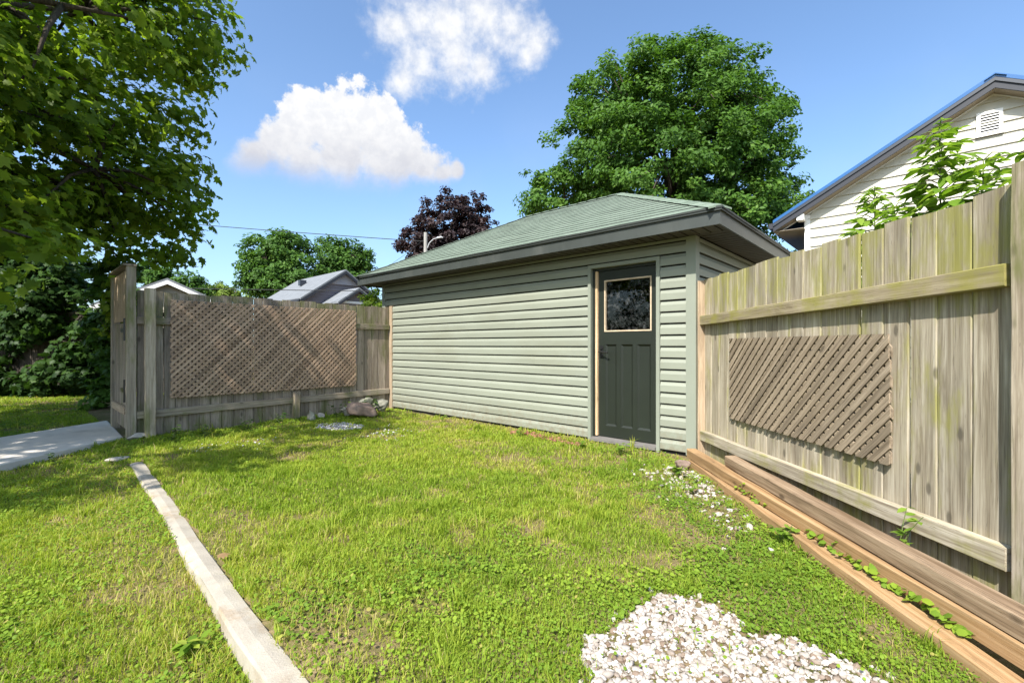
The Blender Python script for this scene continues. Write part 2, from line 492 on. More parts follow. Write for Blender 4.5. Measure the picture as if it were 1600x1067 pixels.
def plank_mesh(w, t_, l, ch=.004, seg=1, rough=0.0, tilt0=0, tilt1=0):
    """plank, length along local Z from 0 to l, chamfered, its ends a little out of square"""
    hw, ht = w / 2, t_ / 2
    prof = [(-hw + ch, -ht), (hw - ch, -ht), (hw, -ht + ch), (hw, ht - ch), (hw - ch, ht), (-hw + ch, ht), (-hw, ht - ch), (-hw, -ht + ch)]
    vs = []; fs = []
    for i in range(seg + 1):
        z = l * i / seg
        dx = random.uniform(-rough, rough); dy = random.uniform(-rough, rough)
        for (x, y) in prof:
            zz = z + (tilt0 * x if i == 0 else 0) + (tilt1 * x if i == seg else 0)
            j = random.uniform(-rough, rough) * .6
            vs.append((x + dx + j, y + dy + j, zz))
    for i in range(seg):
        for k in range(8):
            k2 = (k + 1) % 8
            fs.append((i * 8 + k, i * 8 + k2, (i + 1) * 8 + k2, (i + 1) * 8 + k))
    fs.append(tuple(range(7, -1, -1))); fs.append(tuple(seg * 8 + k for k in range(8)))
    me = bpy.data.meshes.new('plank'); me.from_pydata(vs, [], fs); me.update()
    return me

def between(p, q, up=(0, 0, 1)):
    """matrix with local Z from p to q, local Y (thickness) as close to 'up' as it can be"""
    p, q = Vector(p), Vector(q)
    z = (q - p).normalized(); y = Vector(up) - z * Vector(up).dot(z); y.normalize(); x = y.cross(z)
    M = Matrix.Identity(4)
    for i in range(3):
        M[i][0] = x[i]; M[i][1] = y[i]; M[i][2] = z[i]; M[i][3] = p[i]
    return M, (q - p).length

def bar(name, p, q, w, t_, mt, parent, up, base=None, **kw):
    """plank from p to q given in the frame 'base' (or the world)"""
    base = base or Matrix.Identity(4)
    M, l = between(p, q, up)
    return obj(name, plank_mesh(w, t_, l, **kw), mt, parent, base @ M)

# smooth value noise for numpy fields
_tab = rng.random((64, 64))
def vnoise(x, y, s):
    x = np.asarray(x) * s + 100; y = np.asarray(y) * s + 100
    xi = np.floor(x).astype(int); yi = np.floor(y).astype(int); fx = x - xi; fy = y - yi
    fx = fx * fx * (3 - 2 * fx); fy = fy * fy * (3 - 2 * fy)
    g = lambda a, b: _tab[a % 64, b % 64]
    return (g(xi, yi) * (1 - fx) + g(xi + 1, yi) * fx) * (1 - fy) + (g(xi, yi + 1) * (1 - fx) + g(xi + 1, yi + 1) * fx) * fy
def sstep(v, a, b):
    q = np.clip((v - a) / (b - a), 0, 1); return q * q * (3 - 2 * q)
def inpoly(x, y, poly):
    x = np.asarray(x); y = np.asarray(y); r = np.zeros(x.shape, bool); n = len(poly)
    for i in range(n):
        x0, y0 = poly[i]; x1, y1 = poly[(i + 1) % n]
        c = ((y0 > y) != (y1 > y)) & (x < (x1 - x0) * (y - y0) / (y1 - y0 + 1e-12) + x0)
        r ^= c
    return r
def gp(px, py, z=0.0):
    """point of the ground seen at a photo pixel"""
    Y = (HC - z) * F / (py - 540); return ((px - 800) / F * Y, Y)
def at(px, py, Y):
    return Vector(((px - 800) / F * Y, Y, HC + (540 - py) / F * Y))

# ------------------------------------------------------------------ directions of the place
DX, DY = -0.741, 0.6715           # along the garage wall, away to the left
NX, NY = 0.6715, 0.741            # square to it, away
C0 = (1.873, 4.705)               # the garage's near corner
CURB0 = (-0.659, 1.522); CD = (-0.703, 0.711); CN = (-0.711, -0.703)
CURB_END = 4.30

def ground_z(x, y):
    x = np.asarray(x, float); y = np.asarray(y, float)
    s = (x - CURB0[0]) * CN[0] + (y - CURB0[1]) * CN[1]
    tt = (x - CURB0[0]) * CD[0] + (y - CURB0[1]) * CD[1]
    drop = .032 + .075 * np.clip((2.7 - y) / 1.2, 0, 1)
    side = np.where(tt < CURB_END, sstep(s, .000, .045), sstep(s, -.3, .5))
    bump = (vnoise(x, y, 1.3) - .5) * .05 + (vnoise(x, y, 4.1) - .5) * .018
    near = (np.abs(x) < 40) & (y < 40)
    return np.where(near, -drop * side + bump * np.clip(np.abs(s - .05) * 4, 0, 1), -.05)

# ------------------------------------------------------------------ ground sheet
gx = np.concatenate([[-900, -300, -100, -45, -25], np.arange(-15, -8, .5), np.arange(-8, 4, .06), np.arange(4, 14, .7), [20, 40, 100, 300, 900]])
gy = np.concatenate([[-400, -100, -30, -10, -5, -2, -1], np.arange(-.5, 10, .06), np.arange(10, 16, .5), [20, 30, 50, 100, 300, 1500]])
GX, GY = np.meshgrid(gx, gy)
gv = np.stack([GX, GY, ground_z(GX, GY)], -1).reshape(-1, 3)
nx_, ny_ = len(gx), len(gy)
idx = np.arange(nx_ * ny_).reshape(ny_, nx_)
gf = np.stack([idx[:-1, :-1], idx[:-1, 1:], idx[1:, 1:], idx[1:, :-1]], -1).reshape(-1, 4)
g = obj('ground', mesh_np('ground', gv, gf, np.arange(len(gf)) * 4, smooth=True), 'ground')
g['kind'] = 'structure'

# concrete path on the left
PATH = [(-6.42, 3.0), (-4.95, 2.6), (-4.87, 4.36), (-4.84, 5.70), (-6.12, 6.93), (-6.31, 5.65)]
pv = []; pz = .058
m_ = MB()
n = len(PATH)
vs = [(x, y, -.2) for x, y in PATH] + [(x, y, -.045 + pz) for x, y in PATH]
cx, cy = sum(p[0] for p in PATH) / n, sum(p[1] for p in PATH) / n
vs += [(cx + (x - cx) * .985, cy + (y - cy) * .985, -.035 + pz) for x, y in PATH]
fs = [(i, (i + 1) % n, n + (i + 1) % n, n + i) for i in range(n)] + [(n + i, n + (i + 1) % n, 2 * n + (i + 1) % n, 2 * n + i) for i in range(n)] + [tuple(range(2 * n, 3 * n))]
pp = pyd('path', vs, fs, 'path_concrete'); pp['kind'] = 'structure'

# ------------------------------------------------------------------ concrete edging
def curb():
    vs = []; fs = []; N = 150
    prof = [(0.0, -.18), (0.0, -.010), (.008, .002), (.055, .006), (.098, .002), (.107, -.010), (.110, -.18)]
    for i in range(N + 1):
        tt = -1.6 + (CURB_END + 1.6) * i / N
        wob = (vnoise(tt, 3.3, 1.1) - .5) * .03
        for k, (s, z) in enumerate(prof):
            j = (vnoise(tt * 1.0, k * 3.7 + 9, 2.0) - .5) * .014 + (vnoise(tt, k * 5.1 + 2, 7.0) - .5) * .007
            ss = s + wob + j
            zz = z + (j * .7 if z > 0 else 0) - (.0 if i < N - 3 else .01)
            vs.append((CURB0[0] + CD[0] * tt + CN[0] * ss, CURB0[1] + CD[1] * tt + CN[1] * ss, zz))
    P = len(prof)
    for i in range(N):
        for k in range(P - 1):
            fs.append((i * P + k, (i + 1) * P + k, (i + 1) * P + k + 1, i * P + k + 1))
    fs.append(tuple(range(P))); fs.append(tuple(N * P + k for k in range(P - 1, -1, -1)))
    o = pyd('concrete_edging', vs, fs, 'concrete', smooth=False)
    tag(o, 'long pale concrete edging strip running through the lawn on the left', 'edging')
curb()

# ------------------------------------------------------------------ garage
GA = frame((C0[0], C0[1], 0), (-DX, -DY))     # local x right along the wall, y away, camera at -y
GL, GW, GH = 5.76, 3.74, 2.28
OV, OVL = .37, .30
garage = thing('garage', 'sage green sided garage with a hip shingle roof and a dark side door', 'garage', GA)
DX0, DX1, DZ = -1.225, -.40, 2.07             # door opening
b = MB()
b.box(-GL, DX0 - .002, .012, .11, 0, GH); b.box(DX1 + .002, 0, .012, .11, 0, GH); b.box(DX0 - .002, DX1 + .002, .012, .11, DZ + .002, GH)
b.box(-GL, -GL + .1, .112, GW, 0, GH); b.box(-.1, -.012, .112, GW, 0, GH); b.box(-GL + .102, -.102, GW - .1, GW, 0, GH)
b.box(-GL + .102, -.102, .112, GW - .102, .02, .05)
b.build('wall', 'dark_inside', garage, GA)  # core's black colour stands in for the shadow line under each siding course

EXP = .1225
def lap(x0, x1, z0, h=EXP, name='siding_board'):
    """one dutch-lap course on the front wall"""
    o1, o2 = -.021, -.003
    prof = [(.011, z0 + .003), (o1, z0), (o1 - .001, z0 + .006), (o1, z0 + h * .56), (o2 - .003, z0 + h * .78), (o2, z0 + h - .016), (.011, z0 + h - .016)]
    m_ = MB(); m_.prism(prof, 'x', x0, x1)
    return m_.build(name, 'siding', garage, GA @ Matrix.Translation((0, random.uniform(-.0012, .0012), 0)))
z = .045
while z < GH - .02:
    h = min(EXP, GH - z)
    if z < DZ + .02:
        # the long run has one staggered lap joint, as real siding has
        j = random.choice((-2.1, -2.45, -3.3, -3.65))
        lap(-GL + .07, j, z, h); 
        o = lap(j - .0005, DX0 - .042, z, h); o.matrix_basis = o.matrix_basis @ Matrix.Translation((0, -.0015, -.001))
        lap(DX1 + .042, -.078, z, h)
    else:
        lap(-GL + .07, -.078, z, h)
    # right-hand side wall, the same course round the corner
    o1, o2 = .018, .003
    prof = [(-.011, z + .003), (o1, z), (o1 + .001, z + .006), (o1, z + h * .56), (o2 + .003, z + h * .78), (o2, z + h - .016), (-.011, z + h - .016)]
    n = len(prof); m_ = MB()
    m_.add([(p, .078, q) for p, q in prof] + [(p, GW - .05, q) for p, q in prof],
           [tuple(range(n)), tuple(range(2 * n - 1, n - 1, -1))] + [(i, n + i, n + (i + 1) % n, (i + 1) % n) for i in range(n)])
    m_.build('siding_board', 'siding', garage, GA)
    z += EXP
# corner posts
for (cx0, cx1, side) in ((-.078, .024, 1), (-GL - .024, -GL + .07, -1)):
    b = MB(); b.box(cx0, cx1, -.026, .0095, .02, GH - .004)
    if side > 0: b.box(-.0115, .024, .0097, .078, .02, GH - .004)
    b.build('corner_post', 'siding_trim', garage, GA)
# receiving channel under the soffit
b = MB(); b.box(-GL + .071, -.079, -.024, -.0195, GH - .035, GH - .006); b.build('top_channel', 'siding_trim', garage, GA)
b = MB(); b.box(.0195, .030, .079, GW, GH - .030, GH - .018).box(.0195, .026, .079, GW, GH - .055, GH - .032); b.build('top_channel', 'siding_trim', garage, GA)
# door trim
b = MB(); b.box(DX0 - .04, DX0, -.032, .10, -.03, DZ); b.build('door_trim', 'siding_trim', garage, GA)
b = MB(); b.box(DX1, DX1 + .04, -.032, .10, -.03, DZ); b.build('door_trim', 'siding_trim', garage, GA)
b = MB(); b.box(DX0 - .04, DX1 + .04, -.032, .10, DZ + .001, DZ + .042); b.build('door_trim', 'siding_trim', garage, GA)
b = MB(); b.box(DX0 + .001, DX0 + .030, .012, .10, .07, DZ - .001); b.box(DX0 + .031, DX1 - .001, .03, .10, DZ - .03, DZ - .001); b.build('door_frame', 'door_paint', garage, GA)
bar('jamb', (DX0 + .046, .045, .075), (DX0 + .046, .045, DZ - .032), .030, .05, 'wood_jamb', garage, (0, -1, 0), GA)
b = MB(); b.prism([(-.055, .02), (-.058, .050), (.10, .066), (.10, .02)], 'x', DX0 + .001, DX1 - .001); b.build('sill', 'door_sill', garage, GA)
b = MB(); b.box(DX0 + .01, DX1 - .01, -.03, .08, -.08, .0195); b.build('footing', 'dark_inside', garage, GA)
# door leaf
lx0, lx1, lz0, lz1, fy, ty = DX0 + .063, DX1 - .004, .072, DZ - .034, .052, .09
wx0, wx1, wz0, wz1 = -1.085, -.488, 1.315, 1.925
px_ = [(-1.072, -.925), (-.868, -.718), (-.664, -.500)]
pz0, pz1 = .20, 1.165
b = MB()
b.box(lx0, wx0, fy, ty, lz0, lz1); b.box(wx1, lx1, fy, ty, lz0, lz1)
b.box(wx0 + .0002, wx1 - .0002, fy, ty, wz1, lz1); b.box(wx0 + .0002, wx1 - .0002, fy, ty, pz1, wz0); b.box(wx0 + .0002, wx1 - .0002, fy, ty, lz0, pz0)
edges = [wx0 + .0002] + [e for p in px_ for e in p] + [wx1 - .0002]
for i in range(0, 8, 2): b.box(edges[i], edges[i + 1], fy, ty, pz0 + .0002, pz1 - .0002)
door = b.build('door', 'door_paint', garage, GA)
door['label'] = 'dark green panelled door with a square window'
for (a0, a1) in px_:
    b = MB(); q = .022
    i0, i1 = a0 + q, a1 - q
    vs = [(a0, fy + .003, pz0), (a1, fy + .003, pz0), (a1, fy + .003, pz1), (a0, fy + .003, pz1),
          (i0, fy + .020, pz0 + q), (i1, fy + .020, pz0 + q), (i1, fy + .020, pz1 - q), (i0, fy + .020, pz1 - q),
          (a0, ty, pz0), (a1, ty, pz0), (a1, ty, pz1), (a0, ty, pz1)]
    fs = [(0, 1, 5, 4), (1, 2, 6, 5), (2, 3, 7, 6), (3, 0, 4, 7), (4, 5, 6, 7), (8, 11, 10, 9)]
    pyd('panel', vs, fs, 'door_paint', door, GA)
b = MB(); w_ = .016
b.box(wx0, wx0 + w_, fy - .006, ty, wz0, wz1); b.box(wx1 - w_, wx1, fy - .006, ty, wz0, wz1)
b.box(wx0 + w_ + .0002, wx1 - w_ - .0002, fy - .006, ty, wz0, wz0 + w_); b.box(wx0 + w_ + .0002, wx1 - w_ - .0002, fy - .006, ty, wz1 - w_, wz1)
b.build('window_trim', 'window_trim', door, GA)
b = MB(); b.box(wx0 + w_, wx1 - w_, .074, .079, wz0 + w_, wz1 - w_); b.build('glass_pane', 'glass', door, GA)
b = MB(); hx, hz = -1.122, 1.075
b.box(hx - .022, hx + .022, fy - .008, fy - .0005, hz - .07, hz + .075)
b.tube([(hx, fy - .005, hz), (hx, fy - .055, hz), (hx + .03, fy - .062, hz), (hx + .115, fy - .058, hz - .006)], [.013, .012, .011, .009], 8)
b.tube([(hx, fy - .005, hz - .045), (hx, fy - .02, hz - .045)], .014, 8)
b.tube([(hx, fy - .005, hz + .045), (hx, fy - .022, hz + .045)], .016, 8)
b.build('handle', 'black_metal', door, GA)

# eaves
ex0, ex1, ey0, ey1 = -GL - OVL, OV, -OV, GW + OV
ZE, ZB = 2.425, 2.262
b = MB()
ps = .0
def soffit_strip(bm, x0, x1, y0, y1, zt=ZB + .016):
    bm.box(x0, x1, y0, y1, zt, zt + .012)
b = MB(); x = ex0 + .03
while x < ex1 - .03:
    soffit_strip(b, x, min(x + .095, ex1 - .022), ey0 + .022, -.027); x += .113
b.build('soffit', 'soffit', garage, GA)
b = MB(); y = -.02
while y < ey1 - .03:
    soffit_strip(b, .031, ex1 - .022, y, min(y + .095, ey1 - .022)); y += .113
b.build('soffit', 'soffit', garage, GA)
b = MB(); b.box(ex0 + .022, -GL - .03, -.02, ey1 - .03, ZB + .016, ZB + .028); b.build('soffit', 'soffit', garage, GA)
b = MB(); b.box(ex0 + .021, ex1 - .021, ey0 + .021, ey1 - .021, ZB + .045, ZB + .05); b.build('eave_lining', 'dark_inside', garage, GA)
for (x0, x1, y0, y1) in ((ex0, ex1, ey0, ey0 + .02), (ex1 - .02, ex1, ey0 + .0205, ey1 - .0205), (ex0, ex1, ey1 - .02, ey1), (ex0, ex0 + .02, ey0 + .0205, ey1 - .0205)):
    b = MB(); b.box(x0, x1, y0, y1, ZB, ZE - .012); b.build('fascia', 'fascia', garage, GA)
# roof planes
PIT = .518
hw = (ey1 - ey0) / 2
rx0, rx1, ry, rz = ex0 + hw, ex1 - hw, (ey0 + ey1) / 2, ZE + hw * PIT
roof = pyd('roof', [(ex0, ey0, ZE - .012), (ex1, ey0, ZE - .012), (ex1, ey1, ZE - .012), (ex0, ey1, ZE - .012), (rx0, ry, rz - .012), (rx1, ry, rz - .012)],
           [(0, 1, 5, 4), (1, 2, 5), (2, 3, 4, 5), (3, 0, 4)], 'green_shingle', garage, GA)
b = MB(); q = .022
b.box(ex0 - q, ex1 + q, ey0 - q, ey0 - .0005, ZE - .040, ZE - .0005); b.box(ex1 + .0005, ex1 + q, ey0, ey1, ZE - .040, ZE - .0005)
b.build('drip_edge', 'drip_edge', roof, GA)
def course(side, v0, v1, first):
    """one course of shingles between two lines of the slope, with worn wavy butt edges"""
    over = .030 if first else 0
    a0, a1 = (ex0, ex1) if side == 'front' else (ey0, ey1)
    N = 40; vs = []; fs = []
    sd = random.uniform(0, 90)
    for i in range(N + 1):
        f = i / N
        w0 = (float(vnoise(f * (a1 - a0), sd, 2.2)) - .5) * (.012 if not first else .020)
        lo = v0 - over; lo_w = lo + w0 * .4
        def P(v, dz):
            aa = a0 + max(v, -over) ; bb = a1 - max(v, -over)
            u = aa + (bb - aa) * f
            zz = ZE + v * PIT + dz
            return (u, ey0 + v, zz) if side == 'front' else (ex1 - v, u, zz)
        lift = .011 + max(0, w0) * .7
        vs += [P(lo_w, -.006), P(lo_w, lift), P(v1 + .012, .002)]
    for i in range(N):
        c_ = i * 3
        fs += [(c_, c_ + 3, c_ + 4, c_ + 1), (c_ + 1, c_ + 4, c_ + 5, c_ + 2)]
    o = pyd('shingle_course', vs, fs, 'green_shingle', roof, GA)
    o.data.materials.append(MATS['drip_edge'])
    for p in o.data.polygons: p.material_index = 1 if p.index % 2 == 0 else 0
    return o
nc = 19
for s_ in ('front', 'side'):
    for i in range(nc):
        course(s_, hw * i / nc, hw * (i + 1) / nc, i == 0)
# hip and ridge caps
def caps(p, q, n_, name):
    p, q = Vector(p), Vector(q); d_ = (q - p) / n_
    side = d_.normalized().cross(Vector((0, 0, 1))).normalized()
    for i in range(n_):
        a = p + d_ * i; c_ = p + d_ * (i + 1.15)
        dn = Vector((0, 0, -.045)) if abs(d_.z) < .02 else Vector((0, 0, -.030))
        vs = [a + side * .11 + dn + Vector((0, 0, .016)), a + Vector((0, 0, .020)), a - side * .11 + dn + Vector((0, 0, .016)),
              c_ + side * .11 + dn + Vector((0, 0, .008)), c_ + Vector((0, 0, .011)), c_ - side * .11 + dn + Vector((0, 0, .008)),
              a + side * .11 + dn, a, a - side * .11 + dn]
        pyd(name, vs, [(0, 1, 4, 3), (1, 2, 5, 4), (6, 7, 1, 0), (7, 8, 2, 1)], 'green_shingle', roof, GA)
caps((ex1, ey0, ZE), (rx1, ry, rz), 16, 'hip_cap')
caps((ex0, ey0, ZE), (rx0, ry, rz), 16, 'hip_cap')
caps((rx0, ry, rz), (rx1, ry, rz), 10, 'ridge_cap')

# ------------------------------------------------------------------ right-hand fence
RF = frame((1.98, 4.727, 0), (.0536, -.9986))
fence_r = thing('board_fence', 'tall weathered tan board fence with mossy rails and a lattice square, on the right', 'fence', RF)
def rf_x(px, yoff=0.0):
    k = (px - 800) / F
    return (4.727 - (2.2334 + yoff) / (k + .0536)) / .9986
edges_r = [1099, 1111, 1123, 1137, 1152, 1164, 1180, 1197, 1214, 1234, 1255, 1282, 1309.5, 1342.5, 1345, 1379, 1417.5, 1421.5, 1463.5, 1518.5, 1583]
gapset = {13, 16}
for i in range(len(edges_r) - 1):
    if i in (13, 16): continue
    a, c_ = rf_x(edges_r[i]), rf_x(edges_r[i + 1])
    top = 1.825 + random.uniform(-.012, .012)
    off = random.uniform(-.003, .003)
    bar('board', ((a + c_) / 2, .011 + off, -.03), ((a + c_) / 2 + random.uniform(-.004, .004), .011 + off, top), (c_ - a) - .004, .019, 'wood_right', fence_r, (0, 1, 0), RF, seg=6, rough=.0012, tilt1=random.uniform(-.06, .06))
# one more run of boards beyond the near post, outside the picture
for k in range(6):
    a = 2.95 + k * .145
    bar('board', (a + .07, .011, -.03), (a + .07, .011, 1.83 + random.uniform(-.01, .01)), .141, .019, 'wood_right', fence_r, (0, 1, 0), RF, seg=3, rough=.001)
bar('rail', (-.01, -.027, 1.405), (2.795, -.027, 1.447), .095, .053, 'wood_right_rail', fence_r, (0, 1, 0), RF, seg=8, rough=.002)
bar('rail', (-.01, -.027, .232), (2.795, -.027, .247), .098, .053, 'wood_right', fence_r, (0, 1, 0), RF, seg=8, rough=.002)
bar('post', (-.030, -.030, -.05), (-.030, -.030, 1.815), .10, .085, 'wood_post_tan', fence_r, (0, 1, 0), RF, seg=6, rough=.0015)
bar('post', (2.868, -.020, -.05), (2.868, -.020, 1.90), .085, .085, 'wood_left_post', fence_r, (0, 1, 0), RF, seg=6, rough=.0015)

def lattice(parent, base, x0, x1, z0, z1, pitch, w, y_front, t_, mt, first_up=True, skip=()):
    """criss-cross slats, every slat its own piece, trimmed to the panel's edges"""
    H_ = z1 - z0
    for layer in (0, 1):
        up = (layer == 0) == first_up
        yy = y_front + (0 if layer == 0 else t_)
        k = -int(H_ / pitch) - 1
        i = 0
        while True:
            c0 = x0 + (k + .5) * pitch
            k += 1
            if c0 > x1 + (0 if up else H_): break
            hw_ = w / 2 * math.sqrt(2)
            # the slat as a polygon: x = c0 +- hw_ at z0, shifted by +-H_ at z1, then clipped to x0..x1
            s = 1 if up else -1
            base_c = c0 if up else c0
            poly = [(base_c - hw_, z0), (base_c + hw_, z0), (base_c + hw_ + s * H_, z1), (base_c - hw_ + s * H_, z1)]
            def clip(P, f):
                out = []
                for a, bb in zip(P, P[1:] + P[:1]):
                    fa, fb = f(a), f(bb)
                    if fa >= 0: out.append(a)
                    if fa * fb < 0:
                        q = fa / (fa - fb); out.append((a[0] + (bb[0] - a[0]) * q, a[1] + (bb[1] - a[1]) * q))
                return out
            jx0 = x0 + random.uniform(-.006, .012); jx1 = x1 + random.uniform(-.012, .006)
            poly = clip(poly, lambda p: p[0] - jx0)
            if len(poly) >= 3: poly = clip(poly, lambda p: jx1 - p[0])
            if len(poly) < 3: continue
            ar = abs(sum(a[0] * bb[1] - bb[0] * a[1] for a, bb in zip(poly, poly[1:] + poly[:1]))) / 2
            if ar < .0006: continue
            i += 1
            if (layer, i) in skip: continue
            # local frame with Z along the slat
            p0 = Vector((sum(p[0] for p in poly) / len(poly), yy, sum(p[1] for p in poly) / len(poly)))
            r = s * math.pi / 4
            M = Matrix.Translation(p0) @ Matrix.Rotation(r, 4, 'Y')
            Mi = Matrix.Rotation(-r, 4, 'Y')
            loc = [Mi @ (Vector((p[0], yy, p[1])) - p0) for p in poly]
            n_ = len(loc); jt = random.uniform(0, .0008)
            vs = [(v.x, -t_ / 2 - jt, v.z) for v in loc] + [(v.x, t_ / 2 - .0005, v.z) for v in loc]
            fs = [tuple(range(n_)), tuple(range(2 * n_ - 1, n_ - 1, -1))] + [(a, n_ + a, n_ + (a + 1) % n_, (a + 1) % n_) for a in range(n_)]
            pyd('lattice_slat', vs, fs, mt, parent, base @ M)
lattice(fence_r, RF, rf_x(1144), rf_x(1398), .490, 1.215, .0835, .040, -.024, .009, 'wood_lattice_right', True)

# landscape timbers along that fence
def timber(label, p, q, w, h, z, mt, **kw):
    M, l = between((p[0], p[1], z + h / 2), (q[0], q[1], z + h / 2), (0, 0, 1))
    o = obj('landscape_timber', plank_mesh(w, h, l, ch=.007, seg=14, rough=.0025), mt, None, M)
    tag(o, label, 'timber', 'timbers stacked along the right fence')
timber('orange tan timber lying lowest at the lawn edge below the fence', (1.705, 4.30), (1.575, .9), .09, .088, -.005, 'wood_timber_new')
timber('tan timber resting on the lowest one, its sawn end by the garage corner', (1.705, 4.36), (1.715, .9), .09, .088, .0845, 'wood_timber_new')
timber('rough grey brown cracked timber on top of the tan timbers', (1.772, 3.72), (1.705, .9), .09, .085, .1745, 'wood_timber_old')

# ------------------------------------------------------------------ left-hand fence and gate
LF = frame((-4.6, 5.8, 0), (NX, NY))       # local x away to the right, y away from the camera
fence_l = thing('lattice_fence', 'grey board fence carrying a long brown lattice panel, left of the garage', 'fence', LF)
x = -.12; k = 0
while x < 3.50:
    w = random.uniform(.125, .150)
    if x + w > 3.50: w = 3.52 - x
    top = 1.845 + random.uniform(-.012, .010)
    zz = -.05
    bar('board', (x + w / 2, .011 + random.uniform(-.003, .003), zz), (x + w / 2 + random.uniform(-.004, .004), .011, top), w - random.choice((.003, .004, .010)), .019, 'wood_left', fence_l, (0, 1, 0), LF, seg=4, rough=.001, tilt1=random.uniform(-.05, .05))
    x += w
bar('rail', (-.12, -.020, 1.465), (3.48, -.020, 1.485), .09, .038, 'wood_left', fence_l, (0, 1, 0), LF, seg=8, rough=.002)
bar('rail', (-.12, -.020, .285), (3.48, -.020, .325), .095, .038, 'wood_left_post', fence_l, (0, 1, 0), LF, seg=8, rough=.002)
bar('post', (.0, -.088, -.12), (.0, -.088, 1.865), .105, .095, 'wood_left_post', fence_l, (0, 1, 0), LF, seg=6, rough=.002)
bar('post', (3.52, -.045, -.05), (3.52, -.045, 1.87), .05, .085, 'wood_post_tan', fence_l, (0, 1, 0), LF, seg=5, rough=.0015)
bar('stake', (1.80, -.085, -.08), (1.80, -.085, .44), .085, .085, 'wood_left', fence_l, (0, 1, 0), LF, seg=3, rough=.003)
lattice(fence_l, LF, .215, 2.815, .470, 1.745, .0785, .0315, -.056, .006, 'wood_lattice_left', True)

gate = thing('garden_gate', 'tall narrow wooden gate seen edge on with black hinges at the path end', 'gate', LF @ Matrix.Translation((-.2, .05, 0)))
bar('post', (-.175, .0, -.1), (-.175, .0, 2.13), .095, .095, 'wood_left_post', gate, (0, 1, 0), LF, seg=6, rough=.002)
for k in range(7):
    y0 = .062 + k * .148
    bar('board', (-.195, y0 + .072, 1.46), (-.195, y0 + .072, 2.09), .020, .143, 'wood_post_tan', gate, (0, 1, 0), LF, seg=3, rough=.001)
    bar('board', (-.185, y0 + .072, .10), (-.185, y0 + .072, 1.44), .020, .143, 'wood_left', gate, (0, 1, 0), LF, seg=3, rough=.001)
bar('cap', (-.190, -.06, 2.142), (-.190, 1.12, 2.142), .13, .024, 'wood_left', gate, (0, 0, 1), LF)
bar('rail', (-.215, .07, .34), (-.215, 1.06, .34), .038, .09, 'wood_post_tan', gate, (0, 0, 1), LF)
for zz in (.46, 1.22):
    b = MB(); b.box(-.222, -.206, .03, .09, zz, zz + .26); b.box(-.222, -.208, .09, .40, zz + .10, zz + .15)
    b.tube([(-.226, .05, zz - .01), (-.226, .05, zz + .27)], .014, 8)
    b.build('hinge', 'black_metal', gate, LF)
bar('post', (-.175, 1.19, -.1), (-.175, 1.19, 2.1), .095, .095, 'wood_left_post', gate, (0, 1, 0), LF, seg=4, rough=.002)

# old fence far left, behind the vines, its shade put into the colour
BF = frame((-14.2, 10.9, 0), (1, 0.03))
fence_b = thing('shaded_fence', 'old fence with a lattice top, darkened in colour for the deep shade under the maple', 'fence', BF)
for k in range(52):
    bar('board', (k * .15 + .07, random.uniform(-.004, .004), -.1), (k * .15 + .07, 0, 1.50 + random.uniform(-.01, .01)), .143, .019, 'wood_shaded', fence_b, (0, 1, 0), BF)
lattice(fence_b, BF, 3.2, 7.75, 1.52, 1.92, .12, .04, -.02, .009, 'wood_shaded', True)
bar('rail', (0, -.03, 1.53), (7.8, -.03, 1.53), .07, .036, 'wood_shaded', fence_b, (0, 1, 0), BF)
bar('rail', (0, -.03, .4), (7.8, -.03, .4), .09, .036, 'wood_shaded', fence_b, (0, 1, 0), BF)
bar('rail', (3.1, -.03, 1.93), (7.8, -.03, 1.93), .05, .036, 'wood_shaded', fence_b, (0, 1, 0), BF)

# ------------------------------------------------------------------ white house on the right
WH = frame((6.70, 10.40, 0), (-DX, -DY))
house_w = thing('white_house', 'white sided house gable with a blue metal roof, right behind the fence', 'house', WH)
AX, AZ, PW = 2.92, 5.98, .565
HWID = 5.84
def roof_z(x): return AZ - abs(x - AX) * PW
WT = .21                                            # roof build-up above the wall's rake
b = MB(); b.prism([(0, -.1), (HWID, -.1), (HWID, roof_z(HWID) - WT), (AX, AZ - WT), (0, roof_z(0) - WT)], 'y', .02, 7.0)
b.build('wall', 'white_siding', house_w, WH)
z = .1; e = .205
while z < AZ - WT - .02:
    z1 = min(z + e, AZ - WT)
    def span(zz):
        d_ = (AZ - WT - zz) / PW
        return max(0.0, AX - d_), min(HWID, AX + d_)
    a0, a1 = span(z); c0, c1 = span(z1)
    if a1 - a0 > .05:
        if c1 - c0 < .02: c0, c1 = AX - .01, AX + .01
        # a board leaning out at its lower edge
        vs = [(a0, -.028, z), (a1, -.028, z), (c1, -.001, z1), (c0, -.001, z1), (a0, .019, z), (a1, .019, z), (c1, .019, z1), (c0, .019, z1)]
        pyd('siding_board', vs, [(0, 1, 2, 3), (7, 6, 5, 4), (0, 4, 5, 1), (1, 5, 6, 2), (2, 6, 7, 3), (3, 7, 4, 0)], 'white_siding', house_w, WH)
    z += e
b = MB(); b.box(-.05, .06, -.024, .04, -.1, roof_z(0) - WT - .02); b.build('corner_post', 'white_trim', house_w, WH)
OF, OS = .30, .62
